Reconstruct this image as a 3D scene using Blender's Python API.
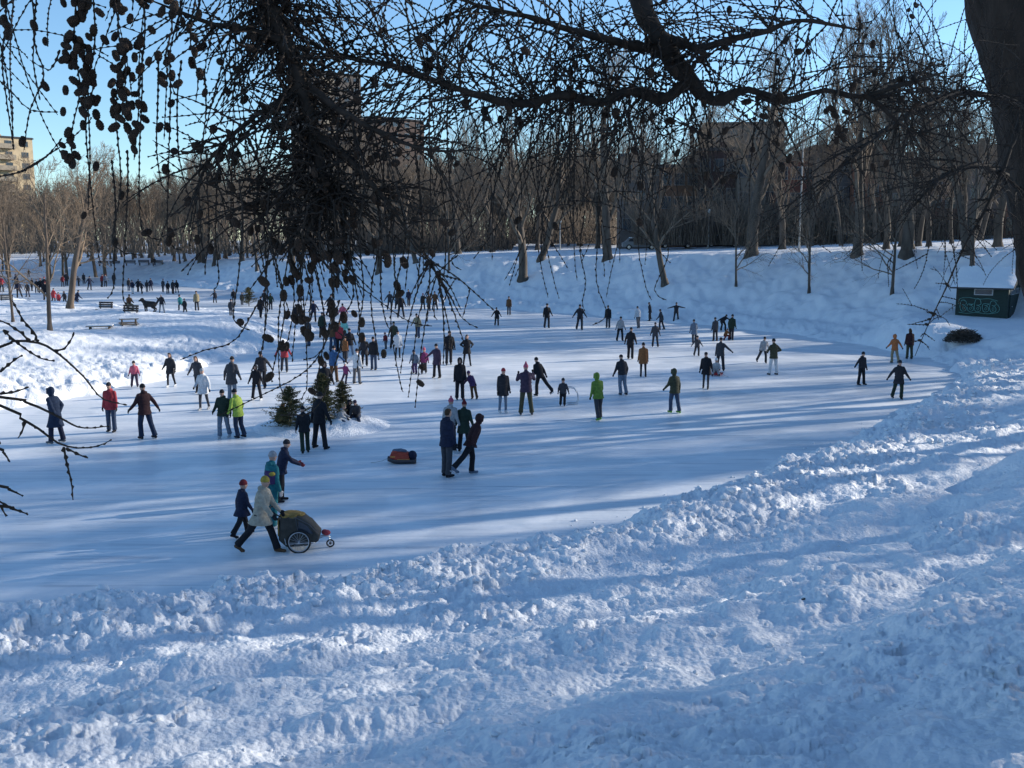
import bpy, bmesh, math, random
import numpy as np
from mathutils import Vector, Matrix, noise as mnoise
random.seed(7); RNG=np.random.default_rng(7)
S=bpy.context.scene
for _o in list(bpy.data.objects): bpy.data.objects.remove(_o)
C=S.collection
R=math.radians
# ------------------------------------------------------------------ camera
CAMH=6.6; PITCH=R(8.2); F=1000.0
SUN_AZ=R(69); SUN_EL=R(18.5)
cam_d=bpy.data.cameras.new('camera'); cam=bpy.data.objects.new('camera',cam_d); C.objects.link(cam)
cam.location=(0,0,CAMH); cam.rotation_euler=(math.pi/2-PITCH,0,0)
cam_d.sensor_width=36; cam_d.lens=36*F/1024; cam_d.clip_start=.1; cam_d.clip_end=5000
S.camera=cam
def ray(px,py):
    a=(px-512)/F; b=-(py-384)/F
    return np.array([a, math.cos(PITCH)+b*math.sin(PITCH), -math.sin(PITCH)+b*math.cos(PITCH)])
def onz(px,py,z=0.0):
    d=ray(px,py); t=(z-CAMH)/d[2]; return np.array([d[0]*t,d[1]*t,z])
def at(px,py,dist):            # world point seen at a pixel at a given forward distance
    d=ray(px,py); t=dist/d[1]; return Vector((d[0]*t,d[1]*t,CAMH+d[2]*t))
# ------------------------------------------------------------------ helpers
def tag(o,label=None,cat=None,group=None,kind=None):
    if label: o['label']=label
    if cat: o['category']=cat
    if group: o['group']=group
    if kind: o['kind']=kind
    return o
def empty(name,loc=(0,0,0),rz=0.0,parent=None):
    o=bpy.data.objects.new(name,None); C.objects.link(o); o.location=loc; o.rotation_euler=(0,0,rz)
    o.empty_display_size=.2
    if parent: o.parent=parent
    return o
def link(name,me,parent=None,mat=None,loc=None):
    o=bpy.data.objects.new(name,me); C.objects.link(o)
    if parent: o.parent=parent
    if mat is not None and len(me.materials)==0: me.materials.append(mat)
    if loc is not None: o.location=loc
    return o
def mesh_np(name,V,Fq,smooth=True,mats=()):
    V=np.asarray(V,dtype=np.float32); me=bpy.data.meshes.new(name)
    if isinstance(Fq,np.ndarray):
        n=Fq.shape[1]; m=Fq.shape[0]
        me.vertices.add(len(V)); me.vertices.foreach_set('co',V.ravel())
        me.loops.add(m*n); me.loops.foreach_set('vertex_index',Fq.astype(np.int32).ravel())
        me.polygons.add(m); me.polygons.foreach_set('loop_start',np.arange(0,m*n,n,dtype=np.int32))
        me.polygons.foreach_set('loop_total',np.full(m,n,dtype=np.int32))
        me.update(calc_edges=True)
    else:
        me.from_pydata([tuple(v) for v in V.tolist()],[],Fq); me.update()
    if smooth: me.polygons.foreach_set('use_smooth',np.ones(len(me.polygons),dtype=bool))
    for k in mats: me.materials.append(k)
    return me
class MB:
    """collects shapes into one mesh"""
    def __init__(s): s.v=[]; s.f=[]; s.m=[]; s.cur=0
    def add(s,v,f):
        b=len(s.v); s.v+= [tuple(p) for p in v]; s.f+=[tuple(b+i for i in q) for q in f]; s.m+=[s.cur]*len(f); return s
    def box(s,c,sz,rz=0,M=None):
        v=[]
        for i in (-1,1):
            for j in (-1,1):
                for k in (-1,1):
                    v.append(Vector((i*sz[0]/2,j*sz[1]/2,k*sz[2]/2)))
        Q=Matrix.Rotation(rz,3,'Z') if M is None else M
        v=[Q@p+Vector(c) for p in v]
        return s.add(v,[(0,1,3,2),(4,6,7,5),(0,4,5,1),(2,3,7,6),(0,2,6,4),(1,5,7,3)])
    def tube(s,pts,rad,n=6,cap=True):
        pts=[Vector(p) for p in pts]
        if not hasattr(rad,'__len__'): rad=[rad]*len(pts)
        v=[];f=[]; up=None
        for i,p in enumerate(pts):
            t=(pts[min(i+1,len(pts)-1)]-pts[max(i-1,0)])
            if t.length<1e-9: t=Vector((0,0,1))
            t.normalize()
            if up is None:
                up=Vector((0,0,1)) if abs(t.z)<.9 else Vector((1,0,0))
            a=(up-t*up.dot(t))
            if a.length<1e-4: a=t.orthogonal()
            a.normalize(); b=t.cross(a); up=a
            for k in range(n):
                w=2*math.pi*k/n; v.append(p+(a*math.cos(w)+b*math.sin(w))*rad[i])
        for i in range(len(pts)-1):
            for k in range(n):
                f.append((i*n+k,i*n+(k+1)%n,(i+1)*n+(k+1)%n,(i+1)*n+k))
        if cap:
            f.append(tuple(range(n-1,-1,-1))); f.append(tuple((len(pts)-1)*n+k for k in range(n)))
        return s.add(v,f)
    def ell(s,c,r,n=12,m=8,M=None):
        v=[];f=[]; c=Vector(c)
        for i in range(1,m):
            th=math.pi*i/m
            for k in range(n):
                ph=2*math.pi*k/n
                p=Vector((r[0]*math.sin(th)*math.cos(ph),r[1]*math.sin(th)*math.sin(ph),r[2]*math.cos(th)))
                v.append((M@p if M is not None else p)+c)
        t=Vector((0,0,r[2])); t=M@t if M is not None else t
        v.append(c+t); v.append(c-t); T=len(v)-2
        for i in range(m-2):
            for k in range(n): f.append((i*n+k,(i+1)*n+k,(i+1)*n+(k+1)%n,i*n+(k+1)%n))
        for k in range(n):
            f.append((T,k,(k+1)%n)); f.append((T+1,(m-2)*n+(k+1)%n,(m-2)*n+k))
        return s.add(v,f)
    def cap(s,p0,p1,r0,r1,n=10):
        p0=Vector(p0);p1=Vector(p1); d=p1-p0; L=d.length or 1e-4; d=d/L
        pts=[p0-d*r0*.92,p0-d*r0*.6,p0,p0.lerp(p1,.5),p1,p1+d*r1*.6,p1+d*r1*.92]
        return s.tube(pts,[r0*.38,r0*.8,r0,(r0+r1)/2,r1,r1*.8,r1*.38],n)
    def loft(s,rings,n=16):
        """rings: (centre, rx, ry, M)"""
        v=[];f=[]
        for c,rx,ry,M in rings:
            for k in range(n):
                w=2*math.pi*k/n; p=Vector((rx*math.cos(w),ry*math.sin(w),0)); v.append((M@p if M is not None else p)+Vector(c))
        for i in range(len(rings)-1):
            for k in range(n): f.append((i*n+k,i*n+(k+1)%n,(i+1)*n+(k+1)%n,(i+1)*n+k))
        f.append(tuple(range(n-1,-1,-1))); f.append(tuple((len(rings)-1)*n+k for k in range(n)))
        return s.add(v,f)
    def prism(s,poly,y0,y1):
        """poly in xz extruded along y"""
        n=len(poly); v=[(x,y0,z) for x,z in poly]+[(x,y1,z) for x,z in poly]
        f=[tuple(range(n)),tuple(range(2*n-1,n-1,-1))]+[(i,i+n,(i+1)%n+n,(i+1)%n) for i in range(n)]
        return s.add(v,f)
    def me(s,name,mats=(),smooth=False):
        me=bpy.data.meshes.new(name); me.from_pydata(s.v,[],s.f); me.update()
        for k in mats: me.materials.append(k)
        if any(s.m): me.polygons.foreach_set('material_index',s.m)
        me.polygons.foreach_set('use_smooth',[smooth]*len(me.polygons))
        bm=bmesh.new(); bm.from_mesh(me); bmesh.ops.recalc_face_normals(bm,faces=bm.faces); bm.to_mesh(me); bm.free()
        return me
    def obj(s,name,mat,parent=None,smooth=False):
        mats=mat if isinstance(mat,(list,tuple)) else [mat]
        return link(name,s.me(name,mats,smooth),parent)
# ------------------------------------------------------------------ materials
def mat(name,col,rough=.7,var=.25,scale=8.0,bump=0.0,bscale=None,metal=0.0,spec=.3,col2=None,dist=.01,detail=5,coord='Object',stretch=None):
    m=bpy.data.materials.new(name); m.use_nodes=True; nt=m.node_tree; N=nt.nodes; L=nt.links
    p=N['Principled BSDF']; p.inputs['Roughness'].default_value=rough; p.inputs['Metallic'].default_value=metal
    p.inputs['Specular IOR Level'].default_value=spec
    tc=N.new('ShaderNodeTexCoord'); mp=N.new('ShaderNodeMapping'); L.new(tc.outputs[coord],mp.inputs[0])
    if stretch: mp.inputs['Scale'].default_value=stretch
    nz=N.new('ShaderNodeTexNoise'); nz.inputs['Scale'].default_value=scale; nz.inputs['Detail'].default_value=detail
    L.new(mp.outputs[0],nz.inputs['Vector'])
    cr=N.new('ShaderNodeValToRGB'); L.new(nz.outputs['Fac'],cr.inputs[0])
    c2=col2 or tuple(min(1,c*(1+var)) for c in col); c1=tuple(c*(1-var) for c in col) if not col2 else col
    cr.color_ramp.elements[0].position=.3; cr.color_ramp.elements[1].position=.7
    cr.color_ramp.elements[0].color=(*c1,1); cr.color_ramp.elements[1].color=(*c2,1)
    L.new(cr.outputs[0],p.inputs['Base Color'])
    if bump:
        n2=N.new('ShaderNodeTexNoise'); n2.inputs['Scale'].default_value=bscale or scale*3; n2.inputs['Detail'].default_value=6
        L.new(mp.outputs[0],n2.inputs['Vector'])
        b=N.new('ShaderNodeBump'); b.inputs['Strength'].default_value=bump; b.inputs['Distance'].default_value=dist
        L.new(n2.outputs['Fac'],b.inputs['Height']); L.new(b.outputs[0],p.inputs['Normal'])
    return m
def snow_mat():
    m=bpy.data.materials.new('snow'); m.use_nodes=True; nt=m.node_tree; N=nt.nodes; L=nt.links
    p=N['Principled BSDF']; p.inputs['Roughness'].default_value=.55; p.inputs['Specular IOR Level'].default_value=.25
    tc=N.new('ShaderNodeTexCoord')
    nz=N.new('ShaderNodeTexNoise'); nz.inputs['Scale'].default_value=.9; nz.inputs['Detail'].default_value=8; L.new(tc.outputs['Object'],nz.inputs['Vector'])
    cr=N.new('ShaderNodeValToRGB'); cr.color_ramp.elements[0].position=.3; cr.color_ramp.elements[1].position=.65
    cr.color_ramp.elements[0].color=(.79,.81,.84,1); cr.color_ramp.elements[1].color=(.86,.87,.88,1)
    L.new(nz.outputs['Fac'],cr.inputs[0]); L.new(cr.outputs[0],p.inputs['Base Color'])
    n1=N.new('ShaderNodeTexNoise'); n1.inputs['Scale'].default_value=9; n1.inputs['Detail'].default_value=9; n1.inputs['Roughness'].default_value=.65; L.new(tc.outputs['Object'],n1.inputs['Vector'])
    v1=N.new('ShaderNodeTexVoronoi'); v1.inputs['Scale'].default_value=16; L.new(tc.outputs['Object'],v1.inputs['Vector'])
    ad=N.new('ShaderNodeMath'); ad.operation='MULTIPLY_ADD'; ad.inputs[1].default_value=-.45; L.new(v1.outputs['Distance'],ad.inputs[0]); L.new(n1.outputs['Fac'],ad.inputs[2])
    b=N.new('ShaderNodeBump'); b.inputs['Strength'].default_value=.75; b.inputs['Distance'].default_value=.05
    L.new(ad.outputs[0],b.inputs['Height']); L.new(b.outputs[0],p.inputs['Normal'])
    return m
def ice_mat():
    m=bpy.data.materials.new('skated_ice'); m.use_nodes=True; nt=m.node_tree; N=nt.nodes; L=nt.links
    p=N['Principled BSDF']; p.inputs['Specular IOR Level'].default_value=.45
    tc=N.new('ShaderNodeTexCoord')
    def noise(sc,det,st=None,rz=0):
        mp=N.new('ShaderNodeMapping'); L.new(tc.outputs['Object'],mp.inputs[0])
        if st: mp.inputs['Scale'].default_value=st
        mp.inputs['Rotation'].default_value=(0,0,rz)
        n=N.new('ShaderNodeTexNoise'); n.inputs['Scale'].default_value=sc; n.inputs['Detail'].default_value=det; L.new(mp.outputs[0],n.inputs['Vector']); return n
    a=noise(.18,7); b_=noise(1.2,8,(.25,1,1),.35); c_=noise(3,6,(.08,1.6,1),-.3)
    mx=N.new('ShaderNodeMath'); mx.operation='ADD'; L.new(a.outputs['Fac'],mx.inputs[0]); L.new(b_.outputs['Fac'],mx.inputs[1])
    m2=N.new('ShaderNodeMath'); m2.operation='MULTIPLY_ADD'; m2.inputs[1].default_value=.6; L.new(c_.outputs['Fac'],m2.inputs[0]); L.new(mx.outputs[0],m2.inputs[2])
    cr=N.new('ShaderNodeValToRGB'); e=cr.color_ramp.elements; e[0].position=1.0/2; e[1].position=.9
    dv=N.new('ShaderNodeMath'); dv.operation='MULTIPLY'; dv.inputs[1].default_value=.55; L.new(m2.outputs[0],dv.inputs[0])
    L.new(dv.outputs[0],cr.inputs[0]); e[0].color=(.56,.61,.66,1); e[1].color=(.84,.85,.86,1)
    last=cr.outputs[0]
    for k,(ang,sc,dk) in enumerate([(.25,5,.75),(-.55,6,.8),(1.2,5,.82),(.9,9,.85)]):
        q=noise(sc,3,(.035,1.0,1),ang); rp=N.new('ShaderNodeValToRGB'); rp.color_ramp.elements[0].position=.60; rp.color_ramp.elements[1].position=.66
        rp.color_ramp.elements[0].color=(1,1,1,1); rp.color_ramp.elements[1].color=(dk,dk+.02,dk+.05,1); L.new(q.outputs['Fac'],rp.inputs[0])
        mm=N.new('ShaderNodeMix'); mm.data_type='RGBA'; mm.blend_type='MULTIPLY'; mm.inputs[0].default_value=1; L.new(last,mm.inputs[6]); L.new(rp.outputs[0],mm.inputs[7]); last=mm.outputs[2]
    pn=noise(.55,9); rp=N.new('ShaderNodeValToRGB'); rp.color_ramp.elements[0].position=.52; rp.color_ramp.elements[1].position=.62; rp.color_ramp.elements[0].color=(0,0,0,1); rp.color_ramp.elements[1].color=(.7,.7,.7,1); L.new(pn.outputs['Fac'],rp.inputs[0])
    mm=N.new('ShaderNodeMix'); mm.data_type='RGBA'; mm.inputs[7].default_value=(.86,.87,.88,1); L.new(rp.outputs[0],mm.inputs[0]); L.new(last,mm.inputs[6]); last=mm.outputs[2]
    L.new(last,p.inputs['Base Color'])
    rr=N.new('ShaderNodeMapRange'); rr.inputs[1].default_value=.35; rr.inputs[2].default_value=.75; rr.inputs[3].default_value=.32; rr.inputs[4].default_value=.62
    L.new(a.outputs['Fac'],rr.inputs[0]); L.new(rr.outputs[0],p.inputs['Roughness'])
    bn=N.new('ShaderNodeBump'); bn.inputs['Strength'].default_value=.35; bn.inputs['Distance'].default_value=.02
    f=noise(6,8); L.new(f.outputs['Fac'],bn.inputs['Height']); L.new(bn.outputs[0],p.inputs['Normal'])
    return m
SNOW=snow_mat(); ICE=ice_mat()
BARK=mat('bark',(.085,.07,.058),.9,.4,3,.6,14,stretch=(1,1,.25))
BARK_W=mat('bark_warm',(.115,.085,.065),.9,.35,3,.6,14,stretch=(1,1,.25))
TWIG=mat('twig_bark',(.16,.125,.095),.9,.3,2)
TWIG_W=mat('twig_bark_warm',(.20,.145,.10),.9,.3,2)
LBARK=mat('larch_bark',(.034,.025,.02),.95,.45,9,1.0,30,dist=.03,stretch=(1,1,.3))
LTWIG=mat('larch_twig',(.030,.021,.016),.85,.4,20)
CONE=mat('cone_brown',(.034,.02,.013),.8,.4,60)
STEEL=mat('steel',(.55,.56,.58),.3,.1,10,metal=.9)
# ------------------------------------------------------------------ numpy noise
def _h(ix,iy,s):
    n=(ix.astype(np.int64)*374761393+iy.astype(np.int64)*668265263+s*1442695041)&0xffffffff
    n=((n^(n>>13))*1274126177)&0xffffffff; n=(n^(n>>16))&0xffffffff
    return n.astype(np.float64)/4294967295.0
def vn(x,y,s=0):
    ix=np.floor(x);iy=np.floor(y);fx=x-ix;fy=y-iy
    a=_h(ix,iy,s)*6.283;b=_h(ix+1,iy,s)*6.283;c=_h(ix,iy+1,s)*6.283;d=_h(ix+1,iy+1,s)*6.283
    u=fx*fx*fx*(fx*(fx*6-15)+10);v=fy*fy*fy*(fy*(fy*6-15)+10)
    g=lambda A,X,Y:np.cos(A)*X+np.sin(A)*Y
    p=g(a,fx,fy)*(1-u)+g(b,fx-1,fy)*u; q=g(c,fx,fy-1)*(1-u)+g(d,fx-1,fy-1)*u
    return (p*(1-v)+q*v)*1.4
def fbm(x,y,o=4,s=0):
    r=0;a=1.0
    for k in range(o): r=r+a*vn(x*2**k+13.7*k,y*2**k-7.1*k,s+k); a*=.5
    return r
def worley(x,y,s=0):
    ix=np.floor(x);iy=np.floor(y);best=np.full(x.shape,9.0); val=np.zeros(x.shape)
    for i in (-1,0,1):
        for j in (-1,0,1):
            cx=ix+i;cy=iy+j;dx=cx+_h(cx,cy,s)-x;dy=cy+_h(cx,cy,s+77)-y;d=dx*dx+dy*dy
            h=_h(cx,cy,s+154); m=d<best; best=np.where(m,d,best); val=np.where(m,h,val)
    return np.sqrt(best),val
def sdpoly(x,y,P):
    P=np.asarray(P); best=np.full(x.shape,1e9); ins=np.zeros(x.shape,bool)
    for i in range(len(P)):
        a=P[i];b=P[(i+1)%len(P)];ex,ey=b-a;wx=x-a[0];wy=y-a[1]
        t=np.clip((wx*ex+wy*ey)/(ex*ex+ey*ey+1e-12),0,1)
        best=np.minimum(best,(wx-ex*t)**2+(wy-ey*t)**2)
        c=((a[1]>y)!=(b[1]>y))&(x<(b[0]-a[0])*(y-a[1])/(b[1]-a[1]+1e-12)+a[0]); ins^=c
    d=np.sqrt(best); return np.where(ins,-d,d)
def ss(a,b,x):
    t=np.clip((x-a)/(b-a),0,1); return t*t*(3-2*t)
near=[(0,606),(100,598),(200,589),(330,577),(400,566),(500,548),(600,525),(700,496),(760,476),(830,450),(880,432),(925,407),(950,390),(975,380)]
far=[(960,371),(925,358),(880,346),(830,339),(780,333),(740,329),(700,324),(640,320),(580,315),(500,309),(400,303),(300,296),(240,291),(200,288),(170,285),(140,281),(100,277),(50,274),(0,271)]
ICEP=[(-46,1)]+[tuple((onz(*p,.55)[:2]+np.array([-.45,.75]))) for p in near]+[tuple(onz(*p)[:2]) for p in far]+[(-190,225),(-150,60)]
isl=[(-260,450),(-100,425),(0,411),(60,402),(110,392),(150,380),(200,366),(245,352),(285,341),(312,332),(300,325),(262,320),(225,316),(190,313),(160,317),(140,314),(115,309),(80,309),(60,308),(35,304),(0,301),(-80,298),(-260,296)]
ISLP=[tuple(onz(*p)[:2]) for p in isl]
def ground(x,y,fine=True):
    x=np.asarray(x,float);y=np.asarray(y,float)
    wob=.8*vn(x*.35,y*.35,3)+.35*vn(x*1.3,y*1.3,4) if fine else 0
    dist=np.hypot(x,y)
    sd=sdpoly(x,y,ICEP)+wob*np.clip(dist/40,.35,1.3)
    si=sdpoly(x,y,ISLP)+wob*1.2
    H=np.interp(y,[0,30,60,80,120,180,240],[5.0,5.6,6.3,5.8,4.4,2.7,2.0])
    sl=np.interp(y,[0,20,40,60,200,260],[.27,.27,.34,.40,.38,.25])
    t=np.clip(sd,0,None)
    farw=ss(38,60,y)
    bank=np.minimum(sl*np.clip(t-2.2*(1-farw)-1.0*farw,0,None),H)
    # soften crest
    bank=H-np.log1p(np.exp((H-bank-.0)*2.2))/2.2+.315 if False else bank
    crest=H/sl+1.5
    plate=np.clip(t-crest,0,None)*.05
    top=np.interp(x,[-120,-40,20],[5.2,6.4,7.0])
    plate=np.minimum(plate,np.clip(top-H,0,None))*farw+plate*0
    berm=(.55-.20*farw)*ss(-.3,1.0,sd)*(1-ss(1.6,4.2-1.2*farw,sd)*.82)
    z=bank+plate+berm*(1+.35*vn(x*.5,y*.5,9))
    z=z-.45*(1-ss(-.9,.15,sd))
    pad=1-ss(3.6,7.0,np.hypot(x-28.6,y-61.5)); z=z*(1-pad)+(1.75+.06*(y-61.5))*pad   # levelled ground under the shed
    # trampled tracks along the near bank
    nearw=1-farw
    tr=np.exp(-((sd-5.6-.5*vn(x*.2,y*.2,5))/.75)**2)+.75*np.exp(-((sd-9.3-.6*vn(x*.2+5,y*.2,6))/.7)**2)
    z=z-.30*tr*nearw*(sd>0)
    z=z+nearw*ss(2,5,sd)*(.20*vn(x*.28,y*.28,21)+.09*vn(x*.75,y*.75,23)+.05*vn(x*2.2,y*2.2,24))*ss(1,5,dist)
    zi=np.minimum(.17*np.clip(si*-1,0,None),.55+.5*ss(1,12,-si))*1.0*(1+.35*fbm(x*.12,y*.12,2,31))+.25*ss(-.6,.6,-si)
    zi=zi+.5*np.exp(-(((x+21)/5.0)**2+((y-66)/7.0)**2))*ss(0,2,-si)
    z=np.where(si<.6,np.maximum(z,zi-.45*ss(-.15,.6,si)),z)
    if fine:
        e=np.clip(ss(-.7,.4,sd)+ss(-.5,.5,-si),0,1)
        rough=ss(-.25,.4,fbm(x*.3,y*.3,3,40))
        b1=np.exp(-((sd-1.3)/1.7)**2)
        w1,v1=worley(x*2.1+.5*vn(x*2,y*2,50),y*2.1+.5*vn(x*2,y*2,51),60)
        w2,v2=worley(x*5.3,y*5.3,61); w3,v3=worley(x*12.5,y*12.5,62)
        lump=(.24*(v1-.25)*np.clip(1-w1*1.1,0,1)+.13*v2*np.clip(1-w2*1.15,0,1)+.05*v3*np.clip(1-w3*1.2,0,1))
        amp=np.clip(.72*b1+(.07+.60*rough)*nearw*(1-.9*np.clip(tr,0,1)),.0,1.0)
        bi=np.exp(-((si+1.5)/2.2)**2); amp=np.maximum(amp,np.where(si<1,.30+.45*bi,0)); amp=np.maximum(amp,.03*farw+.5*farw*np.exp(-((sd-1.0)/1.0)**2))
        z=z+e*amp*lump+e*(.07*(1-.6*farw*ss(2,4,sd))*fbm(x*1.1,y*1.1,5,80)+.016*fbm(x*9,y*9,3,90))*(.5+.5*nearw+.3*np.exp(-(si/6)**2))
    return z
def gz(x,y): return float(ground(np.array([float(x)]),np.array([float(y)]))[0])
def onground(px,py,d0=8,d1=400):
    d=ray(px,py); t=np.linspace(d0,d1,2500)/d[1]; X=d[0]*t;Y=d[1]*t;Z=CAMH+d[2]*t
    g=np.maximum(ground(X,Y,False),0); k=np.where(Z<=g)[0]
    i=k[0] if len(k) else -1
    return Vector((X[i],Y[i],max(gz(X[i],Y[i]),0)))
# ------------------------------------------------------------------ terrain mesh
def terrain():
    fa=np.linspace(R(-33),R(33),820); side=np.linspace(R(33),R(327),110)[1:-1]
    ang=np.concatenate([fa,side]); n=len(ang)
    rr=np.concatenate([[0.05,.6,1.3],np.geomspace(2.0,34,620),np.geomspace(34,260,430)[1:],np.geomspace(260,2600,30)[1:]])
    A,Rr=np.meshgrid(ang,rr); X=Rr*np.sin(A); Y=Rr*np.cos(A)
    Z=ground(X.ravel(),Y.ravel())
    V=np.stack([X.ravel(),Y.ravel(),Z],1)
    m=len(rr); i=np.arange(m-1)[:,None]*n; k=np.arange(n)[None,:]; k2=(k+1)%n
    Fq=np.stack([i+k,i+k2,i+n+k2,i+n+k],-1).reshape(-1,4)[:,::-1]
    me=mesh_np('snow_ground',V,Fq,True,[SNOW]); o=link('snow_ground',me); tag(o,kind='structure'); return o
terrain()
def ice():
    V=[(-200,0,0),(70,0,0),(70,260,0),(-200,260,0)]
    tag(link('ice',mesh_np('ice',V,[(0,1,2,3)],False,[ICE])),kind='structure')
ice()
# loose clods of snow along the ploughed edge
def clods():
    ico=bmesh.new(); bmesh.ops.create_icosphere(ico,subdivisions=2,radius=1); bv=np.array([v.co[:] for v in ico.verts]); bf=np.array([[v.index for v in f.verts] for f in ico.faces]); ico.free()
    VV=[];FF=[];b=0
    P=np.array(ICEP); segs=[(P[i],P[i+1]) for i in range(0,len(near)+1)]
    pts=[]
    for a,c in segs:
        L=np.linalg.norm(c-a); nrm=np.array([(c-a)[1],-(c-a)[0]])/L
        for _ in range(int(L*26)):
            t=random.random(); q=a+(c-a)*t+nrm*random.gauss(1.1,1.1); pts.append((q[0],q[1],random.choice([.02,.03,.04,.05,.06,.09])))
    for _ in range(900):
        y=random.uniform(4,26); x=random.uniform(-.55,.6)*y
        pts.append((x,y,random.choice([.015,.02,.03,.04])))
    xs=np.array([p[0] for p in pts]);ys=np.array([p[1] for p in pts]); g=ground(xs,ys); sdv=sdpoly(xs,ys,ICEP)
    for (x,y,r),z,s_ in zip(pts,g,sdv):
        if s_<-1.2: continue
        if s_<.3: r*=.5
        q=bv.copy(); o=random.random()*50
        d=1+.35*np.array([mnoise.noise(Vector(v*1.6)+Vector((o,o,o))) for v in bv.tolist()] if False else vn(q[:,0]*1.7+o,q[:,1]*1.7+q[:,2]*1.3,5))
        q=q*d[:,None]*np.array([r*random.uniform(.8,1.4),r*random.uniform(.8,1.3),r*random.uniform(.6,.9)])
        a=random.random()*6.28; ca,sa=math.cos(a),math.sin(a); q=np.stack([q[:,0]*ca-q[:,1]*sa,q[:,0]*sa+q[:,1]*ca,q[:,2]],1)+[x,y,max(z,0)+r*.25]
        VV.append(q);FF.append(bf+b);b+=len(q)
    o=link('snow_clods',mesh_np('snow_clods',np.concatenate(VV),np.concatenate(FF),True,[SNOW]))
    tag(o,'small lumps and clods of broken snow scattered over the near bank','snow',kind='stuff')
clods()
# ------------------------------------------------------------------ light
w=bpy.data.worlds.new('World'); S.world=w; w.use_nodes=True; nt=w.node_tree; bg=nt.nodes['Background']
sky=nt.nodes.new('ShaderNodeTexSky'); sky.sky_type='NISHITA'; sky.sun_disc=False; sky.sun_elevation=SUN_EL; sky.sun_rotation=SUN_AZ
sky.air_density=.9; sky.dust_density=.0; sky.ozone_density=2.6
tint=nt.nodes.new('ShaderNodeMix'); tint.data_type='RGBA'; tint.blend_type='MULTIPLY'; tint.inputs[0].default_value=1; tint.inputs[7].default_value=(.85,.99,1.07,1)
nt.links.new(sky.outputs[0],tint.inputs[6]); nt.links.new(tint.outputs[2],bg.inputs[0]); bg.inputs[1].default_value=.14
sl_=bpy.data.lights.new('sun','SUN'); sl_.energy=5.0; sl_.angle=R(.53); sl_.color=(1,.93,.82)
so=bpy.data.objects.new('sun',sl_); C.objects.link(so)
sdir=Vector((math.sin(SUN_AZ)*math.cos(SUN_EL),math.cos(SUN_AZ)*math.cos(SUN_EL),math.sin(SUN_EL)))
so.rotation_euler=sdir.to_track_quat('Z','Y').to_euler(); so.location=(60,20,40)
vs=S.view_settings; vs.view_transform='Standard'; vs.look='None'; vs.gamma=1; vs.exposure=.5
S.render.engine='CYCLES'; S.render.resolution_x=1024; S.render.resolution_y=768
def smooth(pts,rad,step=.06):
    P=[np.array(p,float) for p in pts]; P=[2*P[0]-P[1]]+P+[2*P[-1]-P[-2]]; r=[rad[0]]+list(rad)+[rad[-1]]; out=[];ro=[]
    for i in range(1,len(P)-2):
        n=max(2,int(np.linalg.norm(P[i+1]-P[i])/step))
        for k in range(n):
            t=k/n; a,b,c,d=P[i-1],P[i],P[i+1],P[i+2]
            out.append(.5*((2*b)+(-a+c)*t+(2*a-5*b+4*c-d)*t*t+(-a+3*b-3*c+d)*t**3)); ro.append(r[i]*(1-t)+r[i+1]*t)
    out.append(P[-2]); ro.append(r[-2]); return np.array(out),np.array(ro)
# ------------------------------------------------------------------ bare trees
class Tubes:
    """fast collector of thin tubes"""
    def __init__(s): s.V=[];s.F=[];s.n=0
    def add(s,pts,rad,k=4):
        P=np.asarray(pts,float); r=np.asarray(rad,float); m=len(P)
        T=np.gradient(P,axis=0); T/=np.linalg.norm(T,axis=1)[:,None]+1e-9
        ref=np.where(np.abs(T[:,2:3])<.9,np.array([[0,0,1.]]),np.array([[1.,0,0]]))
        if np.abs(T[:,2]).max()>.85 : ref=np.tile(np.array([[.8,.6,0]]),(m,1))
        A=np.cross(T,ref); A/=np.linalg.norm(A,axis=1)[:,None]+1e-9; B=np.cross(T,A)
        w=np.arange(k)*2*math.pi/k
        V=P[:,None]+(A[:,None]*np.cos(w)[None,:,None]+B[:,None]*np.sin(w)[None,:,None])*r[:,None,None]
        i=np.arange(m-1)[:,None]*k;j=np.arange(k)[None]
        Fq=np.stack([i+j,i+(j+1)%k,i+k+(j+1)%k,i+k+j],-1).reshape(-1,4)+s.n
        s.V.append(V.reshape(-1,3)); s.F.append(Fq); s.n+=m*k
    def me(s,name,m): return mesh_np(name,np.concatenate(s.V),np.concatenate(s.F),True,[m])
def nrm(v): return v/(np.linalg.norm(v)+1e-9)
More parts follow.
